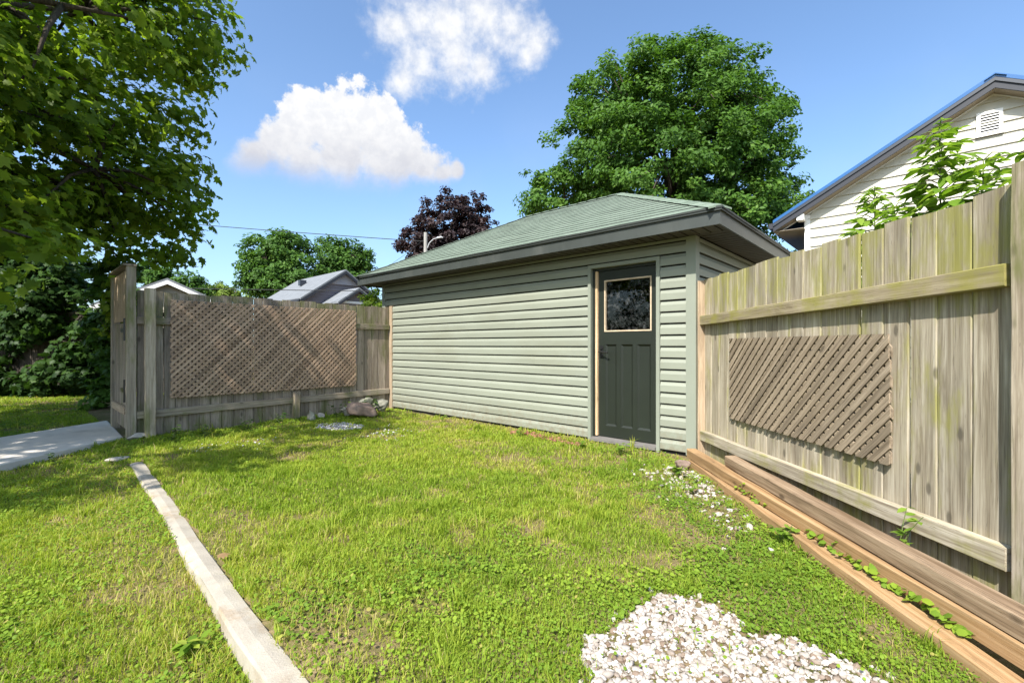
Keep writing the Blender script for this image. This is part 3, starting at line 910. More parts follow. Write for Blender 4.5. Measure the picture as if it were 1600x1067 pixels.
for sgn in (-1, 1):
    xe = AX + sgn * (AX + OS)
    poly = lambda t0, t1: [(AX, AZ - t0), (xe, AZ - t0 - abs(xe - AX) * PW), (xe, AZ - t1 - abs(xe - AX) * PW), (AX, AZ - t1)]
    pl = poly(-.055, .015); 
    b = MB(); b.prism(pl, 'y', -OF - .03, 7.3); b.build('roof', 'blue_metal', house_w, WH)
    b = MB(); b.prism(poly(.016, .085), 'y', -OF - .025, -OF + .01); b.build('rake_trim', 'dark_metal', house_w, WH)
    b = MB(); b.prism(poly(.0855, .205), 'y', -OF, -OF + .03); b.build('rake_board', 'grey_fascia', house_w, WH)
    b = MB(); b.prism(poly(.195, .204), 'y', -OF + .0305, .019); b.build('soffit', 'tan_soffit', house_w, WH)
    b = MB(); b.prism(poly(.205, .228), 'y', -.03, -.004); b.build('rake_moulding', 'white_trim', house_w, WH)
    # standing seams
    y = .2
    while y < 7:
        b = MB(); b.prism(poly(-.085, -.056), 'y', y, y + .025); b.build('roof_seam', 'blue_metal', house_w, WH); y += .42
zE = AZ - (AX + OS) * PW
b = MB(); b.box(-OS - .09, -OS - .005, -OF - .02, 7.3, zE - .13, zE - .01); b.build('gutter', 'grey_fascia', house_w, WH)
b = MB(); b.box(-OS, -.03, -.24, 7.0, zE - .20, zE - .19); b.build('soffit', 'tan_soffit', house_w, WH)
b = MB(); b.box(-.16, -.02, -OF + .03, -.03, zE - .02, zE + .11); b.build('eave_return', 'white_trim', house_w, WH)
b = MB(); b.prism([(AX - .14, AZ - .055), (AX, AZ + .035), (AX + .14, AZ - .055), (AX, AZ + .02)], 'y', -OF - .06, 7.3); b.build('ridge_cap', 'blue_metal', house_w, WH)
# louvred vent
vx, vz, vw, vh = AX - .05, 5.08, .24, .34
b = MB()
b.box(vx - vw / 2 - .05, vx - vw / 2, -.05, -.0, vz - .02, vz + vh); b.box(vx + vw / 2, vx + vw / 2 + .05, -.05, 0, vz - .02, vz + vh)
b.box(vx - vw / 2 - .05, vx + vw / 2 + .05, -.05, 0, vz + vh + .0005, vz + vh + .05); b.box(vx - vw / 2 - .06, vx + vw / 2 + .06, -.06, 0, vz - .06, vz - .0205)
vent = b.build('gable_vent', 'white_trim', house_w, WH)
b = MB(); b.box(vx - vw / 2, vx + vw / 2, -.018, -.017, vz - .02, vz + vh); b.build('backing', 'dark_inside', vent, WH)
for k in range(7):
    zz = vz + .008 + k * vh / 7
    pyd('louvre', [(vx - vw / 2, -.045, zz), (vx + vw / 2, -.045, zz), (vx + vw / 2, -.020, zz + .024), (vx - vw / 2, -.020, zz + .024),
                   (vx - vw / 2, -.045, zz - .006), (vx + vw / 2, -.045, zz - .006), (vx + vw / 2, -.020, zz + .018), (vx - vw / 2, -.020, zz + .018)],
        [(0, 1, 2, 3), (7, 6, 5, 4), (0, 4, 5, 1), (2, 6, 7, 3)], 'white_trim', vent, WH)
# low blue lean-to roof on its near side
b = MB(); b.add([(-1.5, .6, 3.05), (-.06, .6, 3.42), (-.06, 3.4, 3.42), (-1.5, 3.4, 3.05), (-1.5, .6, 2.99), (-.06, .6, 3.36), (-.06, 3.4, 3.36), (-1.5, 3.4, 2.99)],
                [(0, 1, 2, 3), (7, 6, 5, 4), (0, 4, 5, 1), (1, 5, 6, 2), (2, 6, 7, 3), (3, 7, 4, 0)])
b.build('porch_roof', 'blue_metal', house_w, WH)
b = MB(); b.box(-1.42, -1.32, .75, .85, 0, 3.02); b.box(-1.42, -1.32, 3.1, 3.2, 0, 3.02); b.build('porch_post', 'white_trim', house_w, WH)

# ------------------------------------------------------------------ houses beyond the left fence
def gable_house(name, label, M, halfw, length, z_e, z_r, wall, roofm, trim, band=True, lap_=.16):
    """gable end at local y=0 facing -y; ridge along +y"""
    h_ = thing(name, label, 'house', M)
    sl = (z_r - z_e) / halfw
    b = MB(); b.prism([(-halfw, 0), (halfw, 0), (halfw, z_e), (0, z_r), (-halfw, z_e)], 'y', 0, length); b.build('wall', wall, h_, M)
    z = z_e - 1.4; 
    while z < z_r - .1:      # siding boards of the gable end
        def sp(zz): 
            return halfw if zz < z_e else max(.02, (z_r - zz) / sl)
        a, c_ = sp(z), sp(min(z + lap_, z_r))
        if z < z_e < z + lap_: c_ = sp(z + lap_)
        pyd('siding_board', [(-a, -.03, z), (a, -.03, z), (c_, -.004, z + lap_), (-c_, -.004, z + lap_)], [(0, 1, 2, 3)], wall, h_, M)
        z += lap_
    for s in (-1, 1):
        o_ = .38
        xe, ze = s * (halfw + o_), z_e - o_ * sl
        b = MB(); b.prism([(0, z_r + .16), (xe, ze + .16), (xe, ze + .06), (0, z_r + .06)], 'y', -.35, length + .3); b.build('roof', roofm, h_, M)
        b = MB(); b.prism([(0, z_r + .055), (xe, ze + .055), (xe, ze - .12), (0, z_r - .12)], 'y', -.36, -.31); b.build('rake_board', trim, h_, M)
        b = MB(); b.box(min(xe, xe + s * .08), max(xe, xe + s * .08), -.3, length + .25, ze - .02, ze + .10); b.build('gutter', trim, h_, M)
    return h_, sl
# gable end of the grey house lies along the fence direction: local x = N, local y = D
GH_ = frame((-10.3, 28.0, 0), (NX, NY))
hg, sl = gable_house('grey_house', 'grey shingled house with mauve siding and a small front gable, behind the lattice fence', GH_, 2.35, 6.2, 3.95, 5.60, 'mauve_siding', 'grey_shingle', 'grey_fascia')
zt = 4.85; aa = (5.60 - zt) / sl
pyd('gable_panel', [(-aa, -.10, zt), (aa, -.10, zt), (0, -.10, 5.58), (-aa, -.032, zt), (aa, -.032, zt), (0, -.032, 5.58)], [(0, 1, 2), (0, 3, 4, 1), (1, 4, 5, 2), (2, 5, 3, 0)], 'mauve_light', hg, GH_)
b = MB(); b.box(-1.25, -.85, 3.2, 3.5, 5.0, 5.35); b.build('roof_vent', 'dark_metal', hg, GH_)
# its small front gable
q0 = -.15
def sub(name, m_, mt): m_.build(name, mt, hg, GH_)
b = MB(); b.prism([(q0 - .95, 0), (q0 + .95, 0), (q0 + .95, 3.70), (q0, 4.35), (q0 - .95, 3.70)], 'y', -1.9, -.04); sub('porch_wall', b, 'mauve_siding')
for s in (-1, 1):
    b = MB(); b.prism([(q0, 4.50), (q0 + s * 1.3, 3.61), (q0 + s * 1.3, 3.51), (q0, 4.40)], 'y', -2.2, -.04); sub('porch_roof', b, 'grey_shingle')
    b = MB(); b.prism([(q0, 4.39), (q0 + s * 1.3, 3.50), (q0 + s * 1.3, 3.36), (q0, 4.25)], 'y', -2.21, -2.16); sub('rake_board', b, 'grey_fascia')
b = MB(); b.box(q0 - 1.0, q0 + 1.0, -1.98, -1.91, 3.56, 3.69); sub('porch_beam', b, 'white_trim')

BH_ = frame((-16.1, 21.5, 0), (.88, .47))
gable_house('beige_house', 'beige sided gable with broad white rake boards, far left above the fence', BH_, 2.3, 6.0, 3.0, 4.12, 'beige_siding', 'grey_shingle', 'white_trim', lap_=.2)

# ------------------------------------------------------------------ street pole, lamp, wires
PX, PY = at(665, 380, 29).x, 29.0
pole = thing('utility_pole', 'pale utility pole with a curved street lamp arm above the garage roof', 'pole', Matrix.Translation((PX, PY, 0)))
PM = Matrix.Translation((PX, PY, 0))
b = MB(); b.tube([(0, 0, 0), (0, 0, 8.30)], [.15, .11], 10); b.build('shaft', 'pole_wood', pole, PM)
b = MB(); b.tube([(.1, 0, 7.30), (.25, -.05, 7.62), (.5, -.1, 7.86), (.72, -.1, 7.92)], [.035, .035, .03, .03], 7); b.build('arm', 'lamp_metal', pole, PM)
b = MB(); b.tube([(.68, -.1, 7.92), (.80, -.1, 7.95), (1.0, -.1, 7.98), (1.12, -.1, 7.95)], [.03, .065, .07, .03], 8); b.build('lamp_head', 'lamp_metal', pole, PM)
def wire(label, p, q, sag, r=.022):
    p, q = Vector(p), Vector(q); pts = []
    for i in range(25):
        f = i / 24; v = p.lerp(q, f); v.z -= sag * 4 * f * (1 - f); pts.append(v)
    b = MB(); b.tube(pts, r, 6); o = b.build('power_line', 'wire_black')
    tag(o, label, 'cable', 'overhead wires')
wire('thin dark overhead wire sloping from the maple to the utility pole', at(-250, 296, 34), (PX, PY, at(665, 377.5, 29).z), .25)
wire('low dark overhead wire crossing in front of the grey house roof', at(-200, 438, 24), at(760, 456, 26), .12, .020)
wire('faint thin service wire falling from the pole to the grey house', (PX, PY, at(665, 372, 29).z), at(592, 425, 31), .1, .010)

# ------------------------------------------------------------------ foliage
def ico(sub):
    import bmesh
    bm = bmesh.new(); bmesh.ops.create_icosphere(bm, subdivisions=sub, radius=1.0)
    v = np.array([x.co[:] for x in bm.verts]); f = np.array([[q.index for q in p.verts] for p in bm.faces]); bm.free()
    return v, f

def unit(v): return v / np.maximum(np.linalg.norm(v, axis=-1, keepdims=True), 1e-9)
def leaf_mesh(name, pos, nrm, size, shape, faces, tint, spin=None, axis=None):
    """one small shape per leaf: pos (n,3), nrm (n,3), size (n,), shape (k,3), faces (m,c)"""
    n = len(pos); k = len(shape)
    nrm = unit(nrm)
    a = axis if axis is not None else rng.normal(size=(n, 3))
    t_ = unit(a - nrm * (a * nrm).sum(-1, keepdims=True)); bt = np.cross(nrm, t_)
    S = np.asarray(shape)
    v = pos[:, None] + size[:, None, None] * (S[None, :, 0:1] * bt[:, None] + S[None, :, 1:2] * t_[:, None] + S[None, :, 2:3] * nrm[:, None])
    fl = []; st = []
    base = (np.arange(n) * k)[:, None]
    faces = np.asarray(faces); c = faces.shape[1]
    L = (base[:, None, :] + faces[None]).reshape(-1)
    starts = np.arange(n * len(faces)) * c
    return mesh_np(name, v.reshape(-1, 3), L, starts, np.repeat(tint, k))

QUAD = [(-.5, 0, 0), (0, -.55, -.08), (.5, 0, 0), (0, .6, -.12)]
QF = [(0, 1, 2), (0, 2, 3)]
# maple leaf: five points, ten edge vertices round the middle
ML = [(0, -.45, 0), (.32, -.42, -.05), (.30, -.18, 0), (.62, .02, -.10), (.34, .14, 0), (.42, .42, -.08), (.16, .34, .02), (0, .75, -.10), (-.16, .34, .02), (-.42, .42, -.08), (-.34, .14, 0), (-.62, .02, -.10), (-.30, -.18, 0), (-.32, -.42, -.05)]
ML = [(0, 0, .05)] + ML
MF = [(0, i, i % 14 + 1) for i in range(1, 15)]
OVAL = [(0, -.5, 0), (.26, -.2, .06), (.28, .15, .05), (0, .62, -.06), (-.28, .15, .05), (-.26, -.2, .06)]
OF_ = [(0, 1, 2, 3), (0, 3, 4, 5)]
OFT = [(0, 1, 2), (0, 2, 3), (0, 3, 4), (0, 4, 5)]
DISC = [(math.cos(a) * .5, math.sin(a) * .5, .05 * math.cos(2 * a)) for a in [i * math.pi / 3 for i in range(6)]]
DF = [(0, 1, 2), (0, 2, 3), (0, 3, 4), (0, 4, 5)]

def crown_points(lobes, n_clump, per, spread, flat=.65, shell=.55):
    """leaves gathered in clumps, the clumps spread through the lobes' volume, most near the outside"""
    lobes = [(np.array(c, float), np.array(r, float)) for c, r in lobes]
    vol = np.array([np.prod(r) ** .8 for c, r in lobes]); pr = vol / vol.sum()
    which = rng.choice(len(lobes), n_clump, p=pr)
    d = unit(rng.normal(size=(n_clump, 3)))
    rad = shell + (1 - shell) * rng.random(n_clump) ** .6
    rad *= rng.uniform(.90, 1.05, n_clump)
    C = np.array([c for c, r in lobes])[which]; RR = np.array([r for c, r in lobes])[which]
    cc = C + d * RR * rad[:, None]
    out = unit(d / RR)
    cs = rng.uniform(.55, 1.25, n_clump)
    m = np.maximum(3, (per * cs ** 2 * rng.uniform(.7, 1.3, n_clump)).astype(int))
    ci = np.repeat(np.arange(n_clump), m); n = len(ci)
    u = unit(rng.normal(size=(n, 3))) * (rng.random(n) ** .45)[:, None]
    pos = cc[ci] + u * np.array([1, 1, flat]) * (spread * cs[ci])[:, None]
    nr = out[ci] * .5 + u * .5 + np.array([0, 0, .55]) + rng.normal(size=(n, 3)) * .45
    tint = np.clip(.42 + (rng.random(n_clump)[ci] - .5) * .45 + (rng.random(n) - .5) * .5, 0, 1)
    return cc, pos, nr, tint

def limbs(b, base, top, r0, targets, n_main):
    base, top = Vector(base), Vector(top)
    b.tube([base, base.lerp(top, .08), base.lerp(top, .5) + Vector((.06, .04, 0)) * r0 * 4, top], [r0 * 1.35, r0, r0 * .82, r0 * .62], 10)
    T = [Vector(t_) for t_ in targets]
    random.shuffle(T)
    mains = []
    for t_ in T[:n_main]:
        f = random.uniform(.55, 1.0); s = base.lerp(top, f)
        mid = s.lerp(t_, .5) + Vector((random.uniform(-.3, .3), random.uniform(-.3, .3), (t_ - s).length * .10))
        b.tube([s, s.lerp(mid, .5), mid, mid.lerp(t_, .55), t_], [r0 * .30, r0 * .23, r0 * .16, r0 * .10, r0 * .04], 6)
        mains += [mid, mid.lerp(t_, .55)]
    for t_ in T[n_main:n_main * 5]:
        s = min(mains, key=lambda q: (q - t_).length)
        b.tube([s, s.lerp(t_, .5) + Vector((0, 0, .12)), t_], [r0 * .12, r0 * .08, r0 * .03], 4)

def tree(name, label, base, lobes, n_clump, per, spread, leaf, mt, trunk_r, shape=QUAD, faces=QF, group=None, n_main=14, shell=.55, flat=.65, cull=None, jitter=.25, axis_down=0.0, cat='tree'):
    M = Matrix.Translation(base)
    o = thing(name, label, cat, M, group)
    cc, pos, nr, tint = crown_points(lobes, n_clump, per, spread, flat, shell)
    if cull is not None:
        k = cull(pos); pos, nr, tint = pos[k], nr[k], tint[k]
    size = leaf * rng.uniform(1 - jitter, 1 + jitter, len(pos))
    ax = None
    if axis_down: ax = rng.normal(size=(len(pos), 3)) + np.array([0, 0, -axis_down])
    me = leaf_mesh('crown', pos - np.array(base), nr, size, shape, faces, tint, axis=ax)
    top = np.mean([c for c, r in lobes], axis=0); top = Vector(top)
    b = MB()
    limbs(b, Vector((0, 0, -.1)), Vector((0, 0, top.z)) + (Vector((top.x, top.y, 0)) - Vector((base[0], base[1], 0))) * .6, trunk_r, [Vector(c) - Vector(base) for c in cc], n_main)
    b.build('trunk', 'bark', o, M, smooth=True)
    obj('crown', me, mt, o, M)
    return o

def lobe(px, py, rpx, Y, dy=0, ry=1.0, rz=1.0):
    c = at(px, py, Y); r = rpx / F * Y
    return ((c.x, c.y + dy, c.z), (r, r * ry, r * rz))

# big maple behind the garage
Y = 19.0
big = [lobe(1040, 232, 160, Y), lobe(960, 175, 82, Y, -.6), lobe(1090, 158, 84, Y, -.4), lobe(1010, 145, 70, Y), lobe(1155, 205, 75, Y, -.4), lobe(1185, 285, 66, Y, .3),
       lobe(930, 260, 85, Y, -.8), lobe(870, 305, 62, Y, 0), lobe(1120, 300, 110, Y, -1.0), lobe(1000, 300, 110, Y, -1.2), lobe(1225, 325, 36, Y), lobe(1105, 112, 50, Y), lobe(935, 150, 50, Y), lobe(1160, 365, 90, Y - 1.2)]
tree('maple_tree', 'big round green maple towering behind the garage roof', (at(1050, 540, Y).x, Y, 0), big, 1050, 120, .52, .145, 'leaf_maple_far', .34, OVAL, OFT, n_main=26, shell=.45, flat=.55)
# copper tree
Y = 34.0
pur = [lobe(705, 360, 62, Y), lobe(670, 372, 42, Y), lobe(748, 352, 36, Y), lobe(700, 335, 36, Y), lobe(650, 395, 32, Y), lobe(735, 330, 28, Y), lobe(680, 400, 60, Y), lobe(740, 390, 50, Y)]
tree('copper_tree', 'dark purple leaved tree rising behind the garage roof', (at(700, 540, Y).x, Y, 0), pur, 420, 70, .44, .21, 'leaf_purple', .22, OVAL, OFT, n_main=16, shell=.3)
# the two green trees over the grey house
Y = 46.0
t1 = [lobe(430, 415, 48, Y), lobe(410, 400, 34, Y), lobe(458, 395, 34, Y), lobe(440, 385, 26, Y), lobe(405, 440, 34, Y), lobe(475, 435, 40, Y), lobe(440, 455, 45, Y)]
tree('leafy_tree', 'rounded green tree left of the grey house roof', (at(432, 540, Y).x, Y, 0), t1, 320, 75, .75, .30, 'leaf_green_far', .3, OVAL, OFT, group='green trees beyond the grey house', shell=.4)
Y = 50.0
t2 = [lobe(535, 410, 36, Y), lobe(515, 390, 24, Y), lobe(560, 405, 24, Y), lobe(545, 430, 40, Y), lobe(505, 425, 30, Y), lobe(535, 385, 18, Y)]
tree('leafy_tree', 'looser green tree directly behind the grey house ridge', (at(535, 540, Y).x, Y, 0), t2, 220, 70, .75, .30, 'leaf_green_far', .3, OVAL, OFT, group='green trees beyond the grey house', shell=.4)
Y = 40.0
t3 = [lobe(262, 440, 24, Y), lobe(292, 446, 24, Y), lobe(235, 432, 26, Y), lobe(300, 455, 24, Y)]
tree('leafy_tree', 'low green tree showing above the beige house gable', (at(275, 540, Y).x, Y, 0), t3, 130, 60, .55, .26, 'leaf_green_far', .25, OVAL, OFT, shell=.4)
Y = 70.0
t4 = [lobe(335, 458, 20, Y), lobe(360, 462, 16, Y), lobe(385, 464, 14, Y)]
tree('distant_shrub', 'pale yellow green foliage mass low on the skyline', (at(355, 540, Y).x, Y, 0), t4, 60, 40, .8, .4, 'leaf_yellow_far', .2, OVAL, OFT, n_main=5, shell=.3, cat='shrub')
Y = 80.0
for i, (x_, y_, h_) in enumerate(((368, 440, 26), (343, 452, 14))):
    bx_ = at(x_, 540, Y).x
    lb = [lobe(x_, y_ + k * h_ / 3, 3 + k * 2.6, Y, 0, 1, .7) for k in range(4)]
    tree('conifer', ('taller slim dark conifer on the far skyline', 'shorter slim dark conifer on the far skyline')[i], (bx_, Y, 0), lb, 34, 22, .45, .32, 'leaf_hedge', .16, OVAL, OFT, group='far conifers', n_main=4, shell=.1)
# bush between the left fence and the garage
Y = 11.0
tb = [lobe(588, 466, 17, Y), lobe(580, 480, 20, Y), lobe(598, 478, 18, Y), lobe(590, 500, 24, Y)]
tree('leafy_bush', 'bright green bush peeking between the lattice fence and the garage', (at(588, 540, Y).x, Y, 0), tb, 60, 40, .14, .075, 'leaf_maple_near', .05, OVAL, OFT, n_main=8, shell=.2, cat='bush')

# overhanging maple at the left
def near_cull(p):
    """thin the leaves that stand right on the lens side"""
    d2 = np.hypot(p[:, 0], p[:, 1])
    return d2 > 2.6
nm = [((-10.8, 2.6, 5.2), (3.3, 3.6, 2.7)), ((-8.4, 6.6, 4.4), (2.9, 2.7, 2.2)), ((-7.9, 4.6, 4.2), (2.5, 2.6, 2.0)), ((-7.9, 7.0, 5.2), (2.5, 2.3, 2.1)), ((-7.3, 6.2, 3.4), (2.1, 2.0, 1.1)),
      ((-7.5, 6.6, 6.8), (2.4, 2.4, 2.3)), ((-7.0, 5.0, 2.6), (1.8, 1.8, .8)), ((-7.3, 3.6, 5.6), (2.0, 2.2, 1.8)), ((-6.3, 1.3, 5.2), (2.3, 2.2, 1.9)), ((-5.95, 8.2, 7.0), (1.0, 1.3, 1.0)), ((-6.6, 8.4, 5.6), (1.0, 1.2, 1.1)), ((-6.5, 8.2, 4.0), (.95, 1.0, .8)), ((-5.95, 7.6, 3.3), (.7, .9, .4)), ((-7.0, 8.6, 3.2), (1.2, 1.0, .8)), ((-6.7, 8.0, 5.0), (1.3, 1.3, 1.2)), ((-6.6, 8.4, 7.2), (1.5, 1.3, 1.3)), ((-9.5, 0.5, 5.5), (3.5, 3.0, 3.0)), ((-5.4, 4.5, 2.1), (.9, .9, .45))]
tree('overhanging_maple', 'large maple with drooping leafy branches overhanging the lawn, upper left', (-9.6, 3.4, -.05), nm, 860, 62, .58, .120, 'leaf_maple_near', .36, ML, MF, n_main=46, shell=.5, flat=.42, cull=near_cull, jitter=.35, axis_down=.8)

# vines and shrubs in the shade at the far left
hl = [((-14.2 + i * .5, 10.75 + (i % 3) * .15, .9 + (i % 4) * .5), (.7, .32, .8)) for i in range(11)] + [((-14.3 + i * .55, 10.55, .25 + (i % 2) * .25), (.5, .25, .45)) for i in range(9)] + [((-15.6 + i * .95, 11.7, 2.7 + (i % 2) * .5), (1.0, .8, 1.0)) for i in range(5)]
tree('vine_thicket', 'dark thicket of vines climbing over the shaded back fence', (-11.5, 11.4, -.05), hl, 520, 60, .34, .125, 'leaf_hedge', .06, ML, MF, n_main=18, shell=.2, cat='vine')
v2 = [((-7.62 + (i % 2) * .22, 8.55 + (i % 3) * .12, .25 + i * .33), (.36, .32, .30)) for i in range(8)]
tree('climbing_vine', 'column of green vine leaves hanging left of the gate', (-7.3, 8.7, -.05), v2, 190, 26, .16, .095, 'leaf_maple_far', .035, ML, MF, n_main=8, shell=.2, cat='vine')
v3 = [((-6.12 + (i % 2) * .08, 7.15, 1.35 + i * .22), (.18, .2, .22)) for i in range(4)]
tree('climbing_vine', 'small vine spilling over the top of the gate', (-6.0, 7.25, -.05), v3, 40, 22, .15, .09, 'leaf_maple_near', .025, ML, MF, n_main=5, shell=.2, cat='vine')
hb = [((-14.2 + (i % 3) * .3, -5 + i * 1.0, 1.3 + (i % 2) * .3), (.8, .9, 1.5)) for i in range(13)]  # unseen hedge, added so the door window reflects dark leaves instead of sky
tree('added_hedge', 'tall leafy hedge added out of view to darken the reflection in the garage door window', (-14.2, 1.0, -.1), hb, 260, 50, .42, .16, 'leaf_hedge', .06, OVAL, OFT, n_main=20, shell=.4, cat='hedge')
# dark trees closing the view behind that fence
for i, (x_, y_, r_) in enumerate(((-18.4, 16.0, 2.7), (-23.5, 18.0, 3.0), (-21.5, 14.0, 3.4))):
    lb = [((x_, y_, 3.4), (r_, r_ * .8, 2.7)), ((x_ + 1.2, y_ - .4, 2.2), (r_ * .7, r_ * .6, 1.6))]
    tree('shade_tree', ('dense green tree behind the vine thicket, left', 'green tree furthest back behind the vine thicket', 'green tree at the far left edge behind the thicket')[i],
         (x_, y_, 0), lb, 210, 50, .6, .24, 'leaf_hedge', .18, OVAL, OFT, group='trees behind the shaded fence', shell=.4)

# saplings behind the right fence
def sapling(label, base, height, nodes, reach, lean=(0, 0)):
    M = Matrix.Translation(base)
    o = thing('box_elder_sapling', label, 'sapling', M, 'saplings behind the right fence')
    stem = [Vector((lean[0] * f * f, lean[1] * f * f, height * f)) for f in np.linspace(0, 1, 9)]
    b = MB(); b.tube(stem, list(np.linspace(.010, .003, 9)), 6)
    P, Nn, S, T, A = [], [], [], [], []
    for i in range(nodes):
        f = .66 + .34 * i / (nodes - 1); c_ = Vector((lean[0] * f * f, lean[1] * f * f, height * f))
        a0 = i * 1.45 + random.uniform(-.2, .2)
        L_ = reach * (1.0 - .62 * (i / (nodes - 1)) ** 1.5)
        for s in (0, math.pi):
            a = a0 + s + random.uniform(-.3, .3); dr = Vector((math.cos(a), math.sin(a), random.uniform(.25, .6)))
            tip = c_ + dr.normalized() * L_ * random.uniform(.8, 1.1)
            mid = c_.lerp(tip, .55) + Vector((0, 0, .02))
            b.tube([c_, mid, tip], [.0035, .003, .002], 5)
            for (q, sd) in ((tip, 0), (c_.lerp(tip, .85), 1), (c_.lerp(tip, .85), -1), (c_.lerp(tip, .6), 1), (c_.lerp(tip, .6), -1), (c_.lerp(tip, .35), 1.2), (c_.lerp(tip, .35), -1.2)):
                hd = Vector((math.cos(a + sd * 1.0), math.sin(a + sd * 1.0), random.uniform(-.75, -.15))).normalized()
                sz = L_ * random.uniform(.62, .85)
                P.append(q + hd * sz * .45); A.append(hd); S.append(sz)
                Nn.append(Vector((0, 0, 1)) + Vector((random.uniform(-.4, .4), random.uniform(-.4, .4), 0)) - hd * hd.z * .5)
                T.append(random.uniform(.25, .95))
    b.build('stem', 'leaf_stem', o, M, smooth=True)
    LV = [(0, -.5, 0), (.16, -.32, .05), (.25, -.05, .08), (.20, .22, .04), (0, .60, -.10), (-.20, .22, .04), (-.25, -.05, .08), (-.16, -.32, .05), (0, -.05, -.02), (0, .22, -.04)]
    LFc = [(0, 1, 8), (1, 2, 8), (2, 3, 9), (2, 9, 8), (3, 4, 9), (4, 5, 9), (5, 6, 9), (6, 8, 9), (6, 7, 8), (7, 0, 8)]
    me = leaf_mesh('foliage', np.array([p[:] for p in P]), np.array([p[:] for p in Nn]), np.array(S), LV, LFc, np.array(T), axis=np.array([p[:] for p in A]))
    obj('foliage', me, 'leaf_sapling', o, M)
leaf_mat('leaf_stem', [(0, (.13, .16, .06)), (1, (.13, .16, .06))], .05)
sapling('lowest sapling with bright leaves against the white gable', (2.47, 3.10, 0), 2.20, 17, .20, (.02, .05))
sapling('tallest sapling with drooping bright leaves below the gable vent', (2.50, 2.66, 0), 2.42, 21, .20, (0, .02))
sapling('sapling with a bright leaf tuft between the tallest one and the near post', (2.50, 2.45, 0), 2.14, 16, .19, (.02, 0))
sapling('sapling beside the near fence post at the right edge', (2.50, 2.16, 0), 2.18, 13, .16, (0, 0))
sapling('small shoot leaning over the fence left of the tallest sapling', (2.42, 2.90, 0), 2.02, 14, .17, (0, 0))

# ------------------------------------------------------------------ lawn
RTIMB = 1.62
GRAVEL = [gp(*p) for p in ((1030, 922), (1085, 932), (1150, 962), (1160, 990), (1190, 996), (1245, 1004), (1290, 1028), (1340, 1052), (1420, 1100), (1500, 1200), (900, 1200), (905, 1100), (930, 1060), (905, 1035), (915, 1000), (955, 990), (985, 962))]
GREY = [gp(*p) for p in ((497, 664), (530, 660), (566, 664), (560, 670), (520, 672), (497, 670))]
def lawn_ok(x, y):
    gxl = (x - C0[0]) * -DX + (y - C0[1]) * -DY; gyl = (x - C0[0]) * NX + (y - C0[1]) * NY
    ok = ~((gyl > -.035) & (gxl < .2) & (gxl > -GL - .3))
    s = (x - CURB0[0]) * CN[0] + (y - CURB0[1]) * CN[1]; tt = (x - CURB0[0]) * CD[0] + (y - CURB0[1]) * CD[1]
    ok &= ~((s > .010 * (np.sin(tt * 9) + np.sin(tt * 23))) & (s < .108) & (tt < CURB_END))
    ok &= x < 1.615 - (1.6 - y) * .038 - .005
    ok &= ~inpoly(x, y, PATH)
    lx = (x + 4.6) * NX + (y - 5.8) * NY; ly = (x + 4.6) * DX + (y - 5.8) * DY
    ok &= ~((lx > -.25) & (ly > -.02) & (ly < 6))
    return ok
def bare(x, y):
    """0 lush .. 1 worn"""
    b = sstep(vnoise(x, y, 1.7) * .45 + vnoise(x + 7, y, 4.5) * .35 + vnoise(x + 3, y + 5, 11.0) * .2, .50, .68) * .92
    # dry worn line along the garage wall and beside the edging
    gyl = (x - C0[0]) * NX + (y - C0[1]) * NY
    b = np.maximum(b, sstep(gyl, -.55, -.05) * (.45 + .5 * vnoise(x, y, 3)))
    s = (x - CURB0[0]) * CN[0] + (y - CURB0[1]) * CN[1]
    b = np.maximum(b, np.exp(-((s - .30) / .22) ** 2) * .65 * (y < 5))
    b = np.maximum(b, np.exp(-((s + .16) / .16) ** 2) * .5 * (y < 5))
    b = np.maximum(b, sstep(x, 1.25, 1.6) * .5 * sstep(y, 2.4, 3.6))
    for (qx, qy, rr_) in ((gp(1062, 745) + (.26,)), (gp(1095, 775) + (.22,)), (gp(1125, 805) + (.20,))):
        b = np.maximum(b, 1.1 * np.exp(-(((x - qx) ** 2 + (y - qy) ** 2) / rr_ ** 2)) * (.6 + .7 * vnoise(x, y, 8)))
    return b
def clover_w(x, y):
    """how much creeping broad-leaf cover there is instead of grass"""
    near = sstep(-y, -2.6, -1.6)
    right = sstep(x, .75, 1.2)
    w = np.maximum(near * .9, right)
    w = np.maximum(w * (.55 + .9 * (vnoise(x + 3, y + 9, 1.6) - .2)), .6 * sstep(vnoise(x + 31, y + 17, 1.4) * .6 + vnoise(x, y + 40, 5.0) * .4, .56, .72) * sstep(-y, -4.2, -2.4))
    s = (x - CURB0[0]) * CN[0] + (y - CURB0[1]) * CN[1]
    w = np.where(s > .1, .25 + .5 * sstep(vnoise(x, y, 1.2), .4, .7), w)
    lx = (x + 4.6) * NX + (y - 5.8) * NY; ly = (x + 4.6) * DX + (y - 5.8) * DY
    w = np.maximum(w, np.exp(-((ly + .35) / .45) ** 2) * .75 * (lx > -.3))
    return np.clip(w, 0.04, 1)
def scatter(n, y0, y1, x0=-12.5, x1=2.0):
    y = rng.uniform(y0, y1, n); x = rng.uniform(x0, x1, n)
    k = (x > -1.35 * y - .6) & (x < 1.3 * y + .5) & lawn_ok(x, y)
    return x[k], y[k]
GP, GA_, GS = [], [], []
CP = []
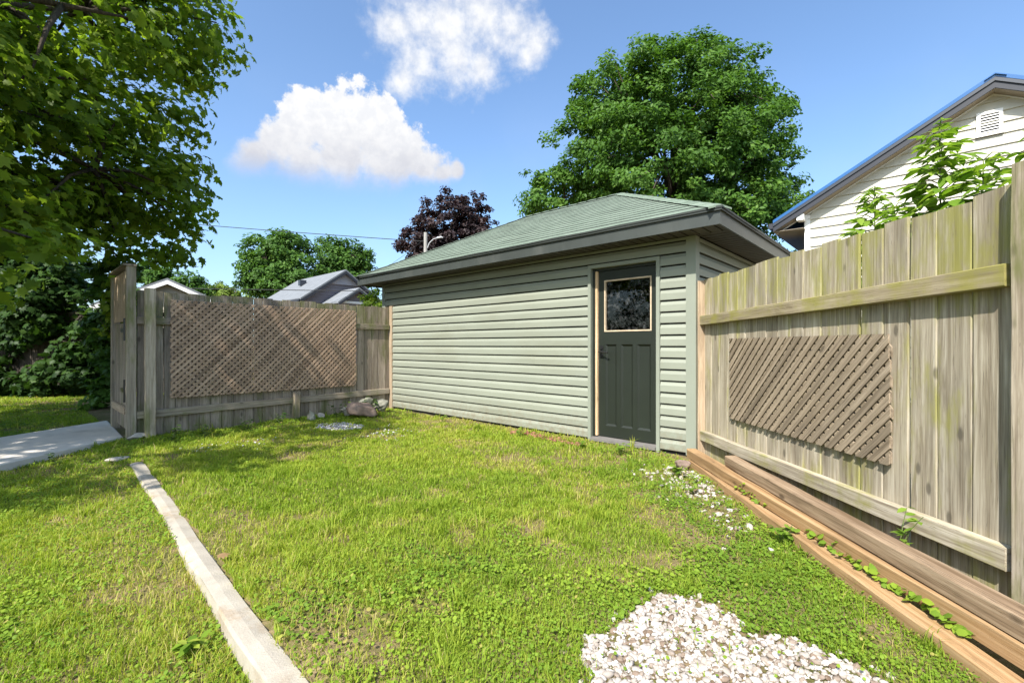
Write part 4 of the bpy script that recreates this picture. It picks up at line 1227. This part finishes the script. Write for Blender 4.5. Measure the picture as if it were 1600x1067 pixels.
for (y0, y1, dens) in ((.8, 1.6, 22000), (1.6, 2.4, 24000), (2.4, 3.4, 17000), (3.4, 4.6, 11500), (4.6, 6.2, 7500), (6.2, 8.4, 4500), (8.4, 11.5, 1800)):
    area = (y1 - y0) * 14.5
    x, y = scatter(int(area * dens), y0, y1)
    ing = inpoly(x, y, GRAVEL) | inpoly(x, y, GREY)
    keep = (rng.random(len(x)) > bare(x, y) * .78) & (rng.random(len(x)) > clover_w(x, y) * .66) & (~ing | (rng.random(len(x)) < np.where(y > 4, .18, .022)))
    GP.append(np.stack([x[keep], y[keep]], -1))
    x, y = scatter(int(area * dens * .50), y0, y1)
    ing = inpoly(x, y, GRAVEL) | inpoly(x, y, GREY)
    keep = (rng.random(len(x)) < clover_w(x, y) * 1.1) & (rng.random(len(x)) > bare(x, y) * .75) & (~ing | (rng.random(len(x)) < .03))
    CP.append(np.stack([x[keep], y[keep]], -1))
# taller untrimmed tufts
tx, ty_ = scatter(1500, .9, 7.5); kk = ~inpoly(tx, ty_, GRAVEL); tx, ty_ = tx[kk], ty_[kk]
ti = np.repeat(np.arange(len(tx)), 16)
TP = np.stack([tx[ti] + rng.normal(size=len(ti)) * .018, ty_[ti] + rng.normal(size=len(ti)) * .018], -1)
NT_ = len(TP)
# dry clippings lying flat
lx_, ly_ = scatter(90000, .8, 4.5); kk = ~inpoly(lx_, ly_, GRAVEL) & (rng.random(len(lx_)) < .08 + .5 * bare(lx_, ly_)); LP = np.stack([lx_[kk], ly_[kk]], -1); NL_ = len(LP)
GP.append(LP)
GP = np.concatenate(GP + [TP]); CP = np.concatenate(CP)

def grass_mesh(P):
    n = len(P); x, y = P[:, 0], P[:, 1]; z = ground_z(x, y) - .003
    clump = vnoise(x, y, 9.0)
    lush = vnoise(x + 20, y + 5, 1.1)
    h = (.016 + .028 * rng.random(n) ** 1.5 + .030 * sstep(clump, .62, .9)) * (.7 + .6 * lush)
    tall = rng.random(n) < .03; h = np.where(tall, h * 1.7, h); h[-NT_:] *= rng.uniform(1.2, 2.4, NT_); flat_ = slice(n - NT_ - NL_, n - NT_); h[flat_] = .006 + .008 * rng.random(NL_)
    w = .0016 * np.maximum(1.0, y / 2.2) ** .8 * rng.uniform(.7, 1.4, n)
    a = rng.uniform(0, 2 * np.pi, n); ca, sa = np.cos(a), np.sin(a)
    lean = rng.uniform(.1, 1.0, n) * h; lean[flat_] = rng.uniform(.015, .05, NL_); b_ = a + np.pi / 2 + rng.normal(size=n) * .4; lx, ly = np.cos(b_) * lean, np.sin(b_) * lean
    v = np.zeros((n, 5, 3))
    v[:, 0] = np.stack([x - ca * w, y - sa * w, z], -1); v[:, 1] = np.stack([x + ca * w, y + sa * w, z], -1)
    mx_, my_ = x + lx * .35, y + ly * .35
    v[:, 2] = np.stack([mx_ + ca * w * .8, my_ + sa * w * .8, z + h * .6], -1); v[:, 3] = np.stack([mx_ - ca * w * .8, my_ - sa * w * .8, z + h * .6], -1)
    v[:, 4] = np.stack([x + lx, y + ly, z + h * rng.uniform(.75, 1.0, n)], -1)
    f = np.array([(0, 1, 2), (0, 2, 3), (3, 2, 4)])
    L = ((np.arange(n) * 5)[:, None, None] + f[None]).reshape(-1)
    warm = vnoise(x - 8, y + 2, .9) * .55 + vnoise(x, y, 2.6) * .45
    tint = .36 + .46 * warm + .34 * (rng.random(n) - .5) + .22 * bare(x, y)
    dead = rng.random(n) < (.025 + .26 * bare(x, y)); tint = np.where(dead, rng.uniform(.85, 1, n), tint); tint[flat_] = rng.uniform(.8, 1, NL_)
    return mesh_np('grass', v.reshape(-1, 3), L, np.arange(n * 3) * 3, np.repeat(np.clip(tint, 0, 1), 5))
g = obj('grass', grass_mesh(GP), 'grass')
tag(g, 'short mown green grass with worn yellow patches covering the yard', 'grass', kind='stuff')
x, y = CP[:, 0], CP[:, 1]; n = len(x)
hh = .006 + .030 * rng.random(n) * (.5 + vnoise(x, y, 6))
nr = np.stack([rng.normal(size=n) * .35, rng.normal(size=n) * .35 - .12, np.ones(n)], -1)
sz = (.0075 + .010 * rng.random(n) ** 1.5) * (1 + .12 * np.maximum(0, y - 2.5)) * (.75 + .6 * vnoise(x + 5, y, 2.1))
tint = np.clip(.22 + .5 * vnoise(x + 3, y - 4, 1.9) + .30 * (rng.random(n) - .5) + np.where(rng.random(n) < .10 * bare(x, y) + .02, .5, 0), 0, 1)
me = leaf_mesh('ground_cover', np.stack([x, y, ground_z(x, y) + hh], -1), nr, sz, DISC, DF, tint)
g = obj('ground_cover', me, 'clover')
tag(g, 'low creeping round leaved weeds spreading through the lawn', 'weeds', kind='stuff')

# ------------------------------------------------------------------ gravel
def pebbles(name, label, xy, z, size, mt, tint):
    V, Fc = ico(2); n = len(xy)
    k = len(V)
    lump = 1 + .26 * np.sin(V[None] @ rng.normal(size=(n, 3, 1)) * 2.2 + rng.uniform(0, 6, (n, 1, 1)))[..., 0] + .06 * rng.normal(size=(n, k))
    sc = np.stack([rng.uniform(.75, 1.3, n), rng.uniform(.65, 1.05, n), rng.uniform(.45, .8, n)], -1) * size[:, None] * .5
    v = V[None] * lump[..., None] * sc[:, None]
    # tumble
    ax = unit(rng.normal(size=(n, 3))); an = rng.normal(size=n) * .5
    yaw = rng.uniform(0, 2 * np.pi, n)
    ca, sa = np.cos(an)[:, None, None], np.sin(an)[:, None, None]
    axb = np.broadcast_to(ax[:, None], v.shape)
    v = v * ca + np.cross(axb, v) * sa + axb * (axb * v).sum(-1, keepdims=True) * (1 - ca)
    cy_, sy_ = np.cos(yaw)[:, None], np.sin(yaw)[:, None]
    v = np.stack([v[..., 0] * cy_ - v[..., 1] * sy_, v[..., 0] * sy_ + v[..., 1] * cy_, v[..., 2]], -1)
    v += np.concatenate([xy, z[:, None]], -1)[:, None]
    L = ((np.arange(n) * k)[:, None, None] + Fc[None]).reshape(-1)
    o = obj(name, mesh_np(name, v.reshape(-1, 3), L, np.arange(n * len(Fc)) * 3, np.repeat(tint, k)), mt)
    tag(o, label, 'mulch' if name == 'mulch' else 'gravel', kind='stuff')
def poly_points(poly, n, grow=0.0):
    P = np.array(poly); lo, hi = P.min(0) - grow, P.max(0) + grow
    q = rng.uniform(lo, hi, (n, 2))
    c_ = P.mean(0); qq = c_ + (q - c_) / (1 + grow)
    return q[inpoly(qq[:, 0], qq[:, 1], poly)]
q = poly_points(GRAVEL, 7000); q = q[(q[:, 1] > .95)]
q2 = poly_points(GRAVEL, 900, .16); q2 = q2[(q2[:, 1] > 1.3)]
# stray stones toward the garage corner
cx_, cy_ = gp(1062, 745); q3 = np.stack([rng.normal(cx_, .16, 170), rng.normal(cy_, .20, 170)], -1)
cx_, cy_ = gp(1120, 800); q4 = np.stack([rng.normal(cx_, .12, 60), rng.normal(cy_, .30, 60)], -1)
qa = np.concatenate([q, q2, q3, q4])
cx_, cy_ = gp(1095, 775); q5 = np.stack([rng.normal(cx_, .13, 90), rng.normal(cy_, .22, 90)], -1)
qa = np.concatenate([qa, q5])
qa = qa[lawn_ok(qa[:, 0], qa[:, 1])]
n = len(qa); sz = .009 + .021 * rng.random(n) ** 1.6
pebbles('white_gravel', 'patch of white pebbles at the front of the lawn with strays by the garage corner', qa, ground_z(qa[:, 0], qa[:, 1]) + rng.uniform(-.005, .008, n) + np.where(qa[:, 1] > 2.4, .007, 0), sz * 1.1 * np.where(qa[:, 1] > 2.4, 1.3, 1), 'gravel_white', rng.random(n))
# reddish mulch showing under the siding by the door
mx0, my0 = gp(905, 697); mx1, my1 = gp(800, 676)
f_ = rng.random(260) ** 1.3; mq = np.stack([mx0 + (mx1 - mx0) * f_ + rng.normal(size=260) * .02, my0 + (my1 - my0) * f_ + rng.normal(size=260) * .05], -1)
mq = mq[lawn_ok(mq[:, 0], mq[:, 1])]
gravel_mat('mulch_red', [(0, (.10, .04, .025)), (.5, (.20, .08, .05)), (1, (.30, .14, .09))])
pebbles('mulch', 'reddish brown mulch chips along the garage base beside the door', mq, ground_z(mq[:, 0], mq[:, 1]) + rng.uniform(.0, .02, len(mq)), rng.uniform(.02, .05, len(mq)), 'mulch_red', rng.random(len(mq)))
q = poly_points(GREY, 1300, .1)
cx_, cy_ = gp(360, 692); q3 = np.stack([rng.normal(cx_, .25, 60), rng.normal(cy_, .3, 60)], -1)
cx_, cy_ = gp(605, 678); q4 = np.stack([rng.normal(cx_, .15, 60), rng.normal(cy_, .25, 60)], -1)
q = np.concatenate([q, q3, q4]); n = len(q)
pebbles('grey_gravel', 'thin grey gravel patch in the grass in front of the lattice fence', q, ground_z(q[:, 0], q[:, 1]) + rng.uniform(.002, .014, n), .014 + .014 * rng.random(n), 'gravel_grey', rng.random(n))

# ------------------------------------------------------------------ stones
def rock(label, px, py, w, d, h, mt, rot=0.0, lift=0.0, seed=0, name='garden_stone', grp='stones by the lattice fence'):
    V, Fc = ico(4); r2 = np.random.default_rng(seed)
    f = np.zeros(len(V))
    for k in range(10):
        dr = unit(r2.normal(size=3)); off = r2.uniform(.45, .82)
        pr = V @ dr
        f = np.maximum(f, np.clip(pr - off, 0, 1) / np.maximum(pr, .2))     # flat facets
    V = V * (1 - f)[:, None]
    V = V * (1 + .05 * np.sin(V @ r2.normal(size=(3,)) * 6) + .03 * np.sin(V @ r2.normal(size=(3,)) * 11) + .02 * np.sin(V @ r2.normal(size=(3,)) * 21) + .008 * r2.normal(size=len(V)))[:, None]
    x, y = gp(px, py)
    V = V * np.array([w / 2, d / 2, h / 2])
    M = Matrix.Translation((x, y, float(ground_z(x, y)) + h * .36 + lift)) @ Matrix.Rotation(rot, 4, 'Z')
    o = obj(name, mesh_np(name, V, Fc, np.arange(len(Fc)) * 3, smooth=True), mt, None, M)
    tag(o, label, 'stone', grp)
rock('largest pinkish brown boulder by the fence corner', 566, 653, .52, .38, .34, 'stone_pink', .25, 0, 3)
rock('rounded grey green boulder right of the pinkish one', 596, 647, .32, .30, .26, 'stone_grey', 0, 0, 5)
rock('small tan stone left of the pinkish boulder', 545, 652, .28, .26, .20, 'stone_pale', .4, 0, 8)
rock('leaning grey slab behind the pinkish boulder', 573, 646, .36, .14, .30, 'stone_grey', .9, .0, 12)
rock('pale block at the foot of the short fence stake', 487, 658, .16, .14, .17, 'stone_grey', .2, 0, 15)
rock('small pale stone leaning on the lattice fence boards', 503, 655, .13, .12, .13, 'stone_pale', .7, 0, 18)
rock('flat white stone at the foot of the gate post', 214, 686, .20, .12, .10, 'stone_pale', .6, 0, 21)
rock('thin flat stone lying at the far end of the concrete edging', 188, 716, .24, .12, .05, 'stone_pale', .7, .0, 25)
rock('pinkish rounded stone at the garage corner by the timbers', 1067, 738, .17, .15, .16, 'stone_pink', .2, 0, 29, grp='stones by the garage corner')
rock('small pale stone beside the garage corner', 1047, 737, .10, .09, .07, 'stone_pale', .2, 0, 31, grp='stones by the garage corner')
rock('small white stone near the timbers', 1172, 828, .055, .05, .045, 'stone_pale', .2, 0, 33, grp='stones by the garage corner')
# dead leaf on the edging
x_, y_ = gp(345, 880)
o = obj('dead_leaf', leaf_mesh('dead_leaf', np.array([(0, 0, 0.0)]), np.array([(.1, -.1, 1.0)]), np.array([.055]), ML, MF, np.array([1.0])), 'dead_leaf_brown' if 'dead_leaf_brown' in MATS else 'wood_jamb', None, Matrix.Translation((x_ + .01, y_, .045)))
tag(o, 'curled tan dead leaf lying on the concrete edging', 'leaf')

# ------------------------------------------------------------------ weeds
def weed(label, px, py, h, n_leaf, sz, mt='leaf_sapling', shape=OVAL, faces=OFT, z0=None, xy=None, grp='weeds along the garage'):
    x, y = xy if xy else gp(px, py)
    z = float(ground_z(x, y)) if z0 is None else z0
    M = Matrix.Translation((x, y, z))
    P, Nn, S, A, T = [], [], [], [], []
    b = MB()
    for k in range(max(3, n_leaf // 6)):
        a = random.uniform(0, 6.28); tip = Vector((math.cos(a) * h * .45, math.sin(a) * h * .45, h * random.uniform(.6, 1.0)))
        b.tube([(0, 0, -.01), tip * .5 + Vector((0, 0, h * .1)), tip], [.003, .0025, .0015], 4)
        for j in range(6):
            f = random.uniform(.25, 1.05); c_ = tip * f
            a2 = random.uniform(0, 6.28); hd = Vector((math.cos(a2), math.sin(a2), random.uniform(-.2, .5))).normalized()
            s = sz * random.uniform(.7, 1.2); P.append((c_ + hd * s * .5)[:]); A.append(hd[:]); S.append(s); T.append(random.uniform(.2, .9))
            Nn.append((random.uniform(-.4, .4), random.uniform(-.4, .4), 1.0))
    o = thing('weed', label, 'weed', M, grp)
    b.build('stem', 'leaf_stem', o, M)
    obj('foliage', leaf_mesh('foliage', np.array(P), np.array(Nn), np.array(S), shape, faces, np.array(T), axis=np.array(A)), mt, o, M)
weed('tufted green weed growing at the middle of the door sill', 970, 712, .14, 24, .06)
weed('small weed left of the door trim', 908, 702, .10, 14, .05)
weed('upright green weed by the pinkish stone at the garage corner', 1063, 750, .13, 16, .07)
weed('small weed against the siding, half way along the garage', 812, 684, .12, 12, .05)
weed('low weed by the siding near the fence corner', 690, 660, .10, 12, .05)
weed('low weed below the siding right of the fence corner', 745, 672, .08, 12, .05)
weed('weed clump climbing on the boulders', 580, 650, .30, 30, .07, 'leaf_hedge')
weed('leafy weed at the foot of the front fence post', 266, 690, .24, 30, .06, 'leaf_hedge')
weed('leafy weed low against the lattice fence, left part', 322, 682, .20, 30, .06, 'leaf_hedge')
weed('leafy weed against the lattice fence by the short stake', 438, 665, .20, 30, .06, 'leaf_hedge')
weed('tall weed beside the boulders below the lattice', 528, 654, .26, 30, .06, 'leaf_hedge')
weed('leafy weed against the lattice fence boards, below the panel centre', 385, 672, .17, 36, .055, 'leaf_hedge')
weed('leafy weed on the lattice fence side of the boulders', 548, 652, .22, 30, .06, 'clover')
weed('bushy bright weed against the lowest timber', 1226, 852, .12, 60, .035, shape=DISC, faces=DF)
weed('small weed in front of the garage corner trim', 1080, 776, .08, 20, .035)
weed('broad leaved weed by the concrete edging, lower left', 300, 985, .07, 30, .05, 'clover')
weed('spiky weed at the path edge', 90, 722, .16, 12, .05, 'leaf_hedge')
weed('thin weed in front of the right fence boards', 0, 0, .20, 14, .045, xy=(1.90, 2.25), z0=.15)
# creeping plants in the joint between the two lower timbers
P = []
for k in range(420):
    y = 1.0 + 2.6 * random.random() ** 1.6
    if vnoise(y, 1.0, 2.2) < .45: continue
    P.append((1.668 + random.gauss(0, .014) - (1.6 - y) * .01 - .012, y, .092 + abs(random.gauss(0, .022))))
P = np.array(P); n = len(P)
o = obj('creeping_weed', leaf_mesh('creeping_weed', P, np.stack([rng.normal(size=n) * .4 - .4, rng.normal(size=n) * .4, np.ones(n)], -1), rng.uniform(.02, .042, n), DISC, DF, rng.uniform(.2, .8, n)), 'clover')
tag(o, 'round leaved creeper trailing in the joint between the tan timbers', 'weeds', kind='stuff')
